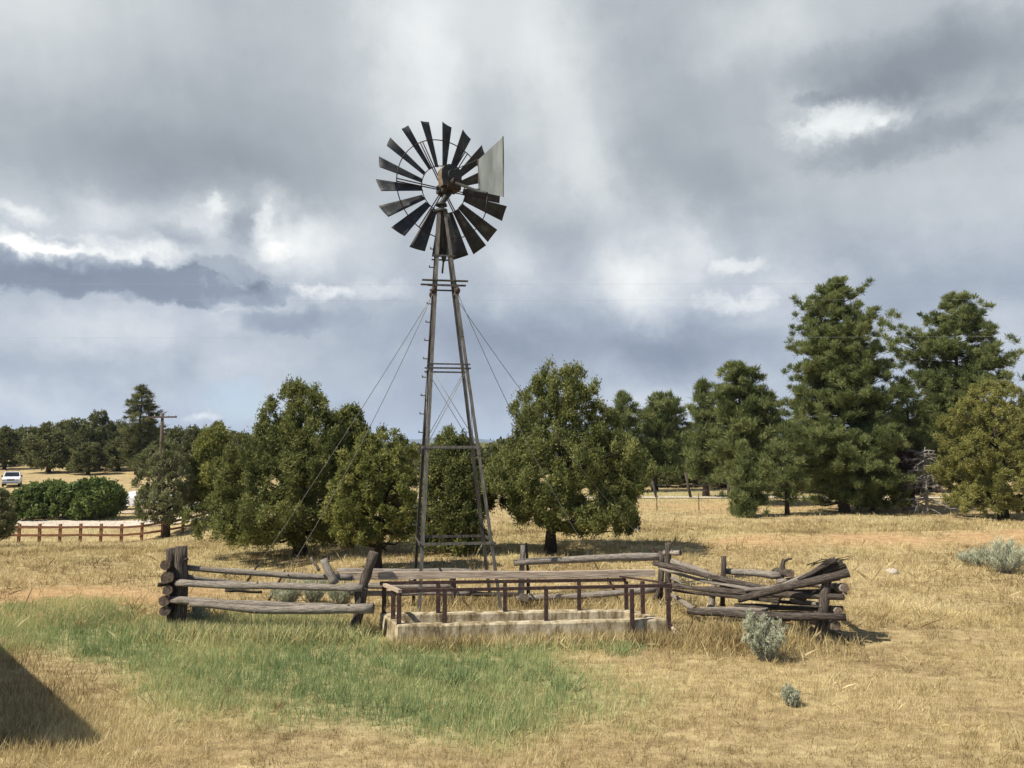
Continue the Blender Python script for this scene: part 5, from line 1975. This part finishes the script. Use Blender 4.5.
# slanting veils of rain under the cloud base
mpv = nt.nodes.new('ShaderNodeMapping')
mpv.inputs['Rotation'].default_value = (0, 0, R(-12))
nt.links.new(vec.outputs[0], mpv.inputs[0])
n4 = fbm(mpv.outputs[0], 9, 5, .5, (1.5, .22, 1), (3, 7, 0))
acc = plus(plus(base.outputs[0], d2.outputs[0]), centred(n4, .13))
for (px, py, rx, ry, rot, amp, sharp, inner) in CLOUDS:
    o_ = blob(px, py, rx, ry, rot, sharp, inner)
    m_ = N(nt, 'ShaderNodeMath', operation='MULTIPLY_ADD', i_1=amp)
    nt.links.new(o_, m_.inputs[0]); nt.links.new(acc, m_.inputs[2])
    acc = m_.outputs[0]
cr_lo = ramp(nt, [(.0, (.115, .140, .185)), (.22, (.170, .202, .255)), (.42, (.255, .290, .343)), (.60, (.375, .405, .445)), (.80, (.56, .575, .580)), (1.0, (.76, .75, .70))], acc)
cr_hi = ramp(nt, [(.0, (.125, .142, .165)), (.22, (.180, .202, .228)), (.42, (.262, .288, .313)), (.60, (.385, .410, .425)), (.80, (.565, .585, .585)), (1.0, (.74, .75, .725))], acc)
cr = N(nt, 'ShaderNodeMix', data_type='RGBA')
nt.links.new(lowm.outputs[0], cr.inputs[0])
nt.links.new(cr_hi.outputs[0], cr.inputs[6]); nt.links.new(cr_lo.outputs[0], cr.inputs[7])
bg_cl = nt.nodes.new('ShaderNodeBackground')
bg_cl.inputs[1].default_value = 1.0
nt.links.new(cr.outputs[2], bg_cl.inputs[0])
# where the sky is open: behind the viewpoint and overhead, and a pale gap low at left
m1 = nt.nodes.new('ShaderNodeMapRange')
m1.interpolation_type = 'SMOOTHSTEP'
m1.inputs['From Min'].default_value = .25
m1.inputs['From Max'].default_value = -.35
nt.links.new(sep.outputs[1], m1.inputs['Value'])
m2 = nt.nodes.new('ShaderNodeMapRange')
m2.interpolation_type = 'SMOOTHSTEP'
m2.inputs['From Min'].default_value = .62
m2.inputs['From Max'].default_value = .9
nt.links.new(sep.outputs[2], m2.inputs['Value'])
mxx = N(nt, 'ShaderNodeMath', operation='MAXIMUM')
nt.links.new(m1.outputs[0], mxx.inputs[0]); nt.links.new(m2.outputs[0], mxx.inputs[1])
g1 = blob(232, 405, 62, 34, 0, True, .1)
g2 = blob(300, 400, 60, 24, 0, False, 0)
gm = N(nt, 'ShaderNodeMath', operation='MULTIPLY_ADD', i_1=.45)
nt.links.new(g1, gm.inputs[0])
g2s = N(nt, 'ShaderNodeMath', operation='MULTIPLY', i_1=.25)
nt.links.new(g2, g2s.inputs[0]); nt.links.new(g2s.outputs[0], gm.inputs[2])
# the white puff stands in front of the gap
pf = blob(203, 415, 28, 15, 0, True, .3)
gp = N(nt, 'ShaderNodeMath', operation='SUBTRACT', use_clamp=True)
nt.links.new(gm.outputs[0], gp.inputs[0]); nt.links.new(pf, gp.inputs[1])
mxy = N(nt, 'ShaderNodeMath', operation='MAXIMUM', use_clamp=True)
nt.links.new(mxx.outputs[0], mxy.inputs[0]); nt.links.new(gp.outputs[0], mxy.inputs[1])
mixs = nt.nodes.new('ShaderNodeMixShader')
nt.links.new(mxy.outputs[0], mixs.inputs[0])
nt.links.new(bg_cl.outputs[0], mixs.inputs[1])
nt.links.new(bg_sky.outputs[0], mixs.inputs[2])
nt.links.new(mixs.outputs[0], wo.inputs[0])

ld = bpy.data.lights.new('sun', 'SUN')
ld.energy = 5.0
ld.angle = R(.53)
ld.color = (1.0, .93, .80)
lo = bpy.data.objects.new('sun', ld)
COL.objects.link(lo)
to_sun = Vector((math.sin(SUN_AZ) * math.cos(SUN_EL), math.cos(SUN_AZ) * math.cos(SUN_EL), math.sin(SUN_EL)))
lo.rotation_euler = to_sun.to_track_quat('Z', 'Y').to_euler()
lo.location = (-20, 0, 30)

# ------------------------------------------------------------------ thin haze over the whole valley
hz = MB()
hz.box((0, 0, 130), (12000, 0, 0), (0, 12000, 0), (0, 0, 170))
ho = hz.build('haze', None, [])
hm = bpy.data.materials.new('haze')
hm.use_nodes = True
hm.node_tree.nodes.clear()
hout = hm.node_tree.nodes.new('ShaderNodeOutputMaterial')
hv = hm.node_tree.nodes.new('ShaderNodeVolumePrincipled')
hv.inputs['Color'].default_value = (.62, .76, 1.0, 1)
hv.inputs['Density'].default_value = 9e-5
hm.node_tree.links.new(hv.outputs[0], hout.inputs['Volume'])
ho.data.materials.append(hm)
tag(ho, kind='stuff')

# ------------------------------------------------------------------ render settings
sc.view_settings.view_transform = 'Standard'
sc.view_settings.look = 'None'
sc.view_settings.exposure = 0.62
sc.view_settings.gamma = 1.0
sc.render.engine = 'CYCLES'
sc.cycles.use_denoising = True
sc.cycles.denoising_prefilter = 'NONE'
sc.cycles.max_bounces = 6
sc.cycles.diffuse_bounces = 3
sc.cycles.transparent_max_bounces = 4
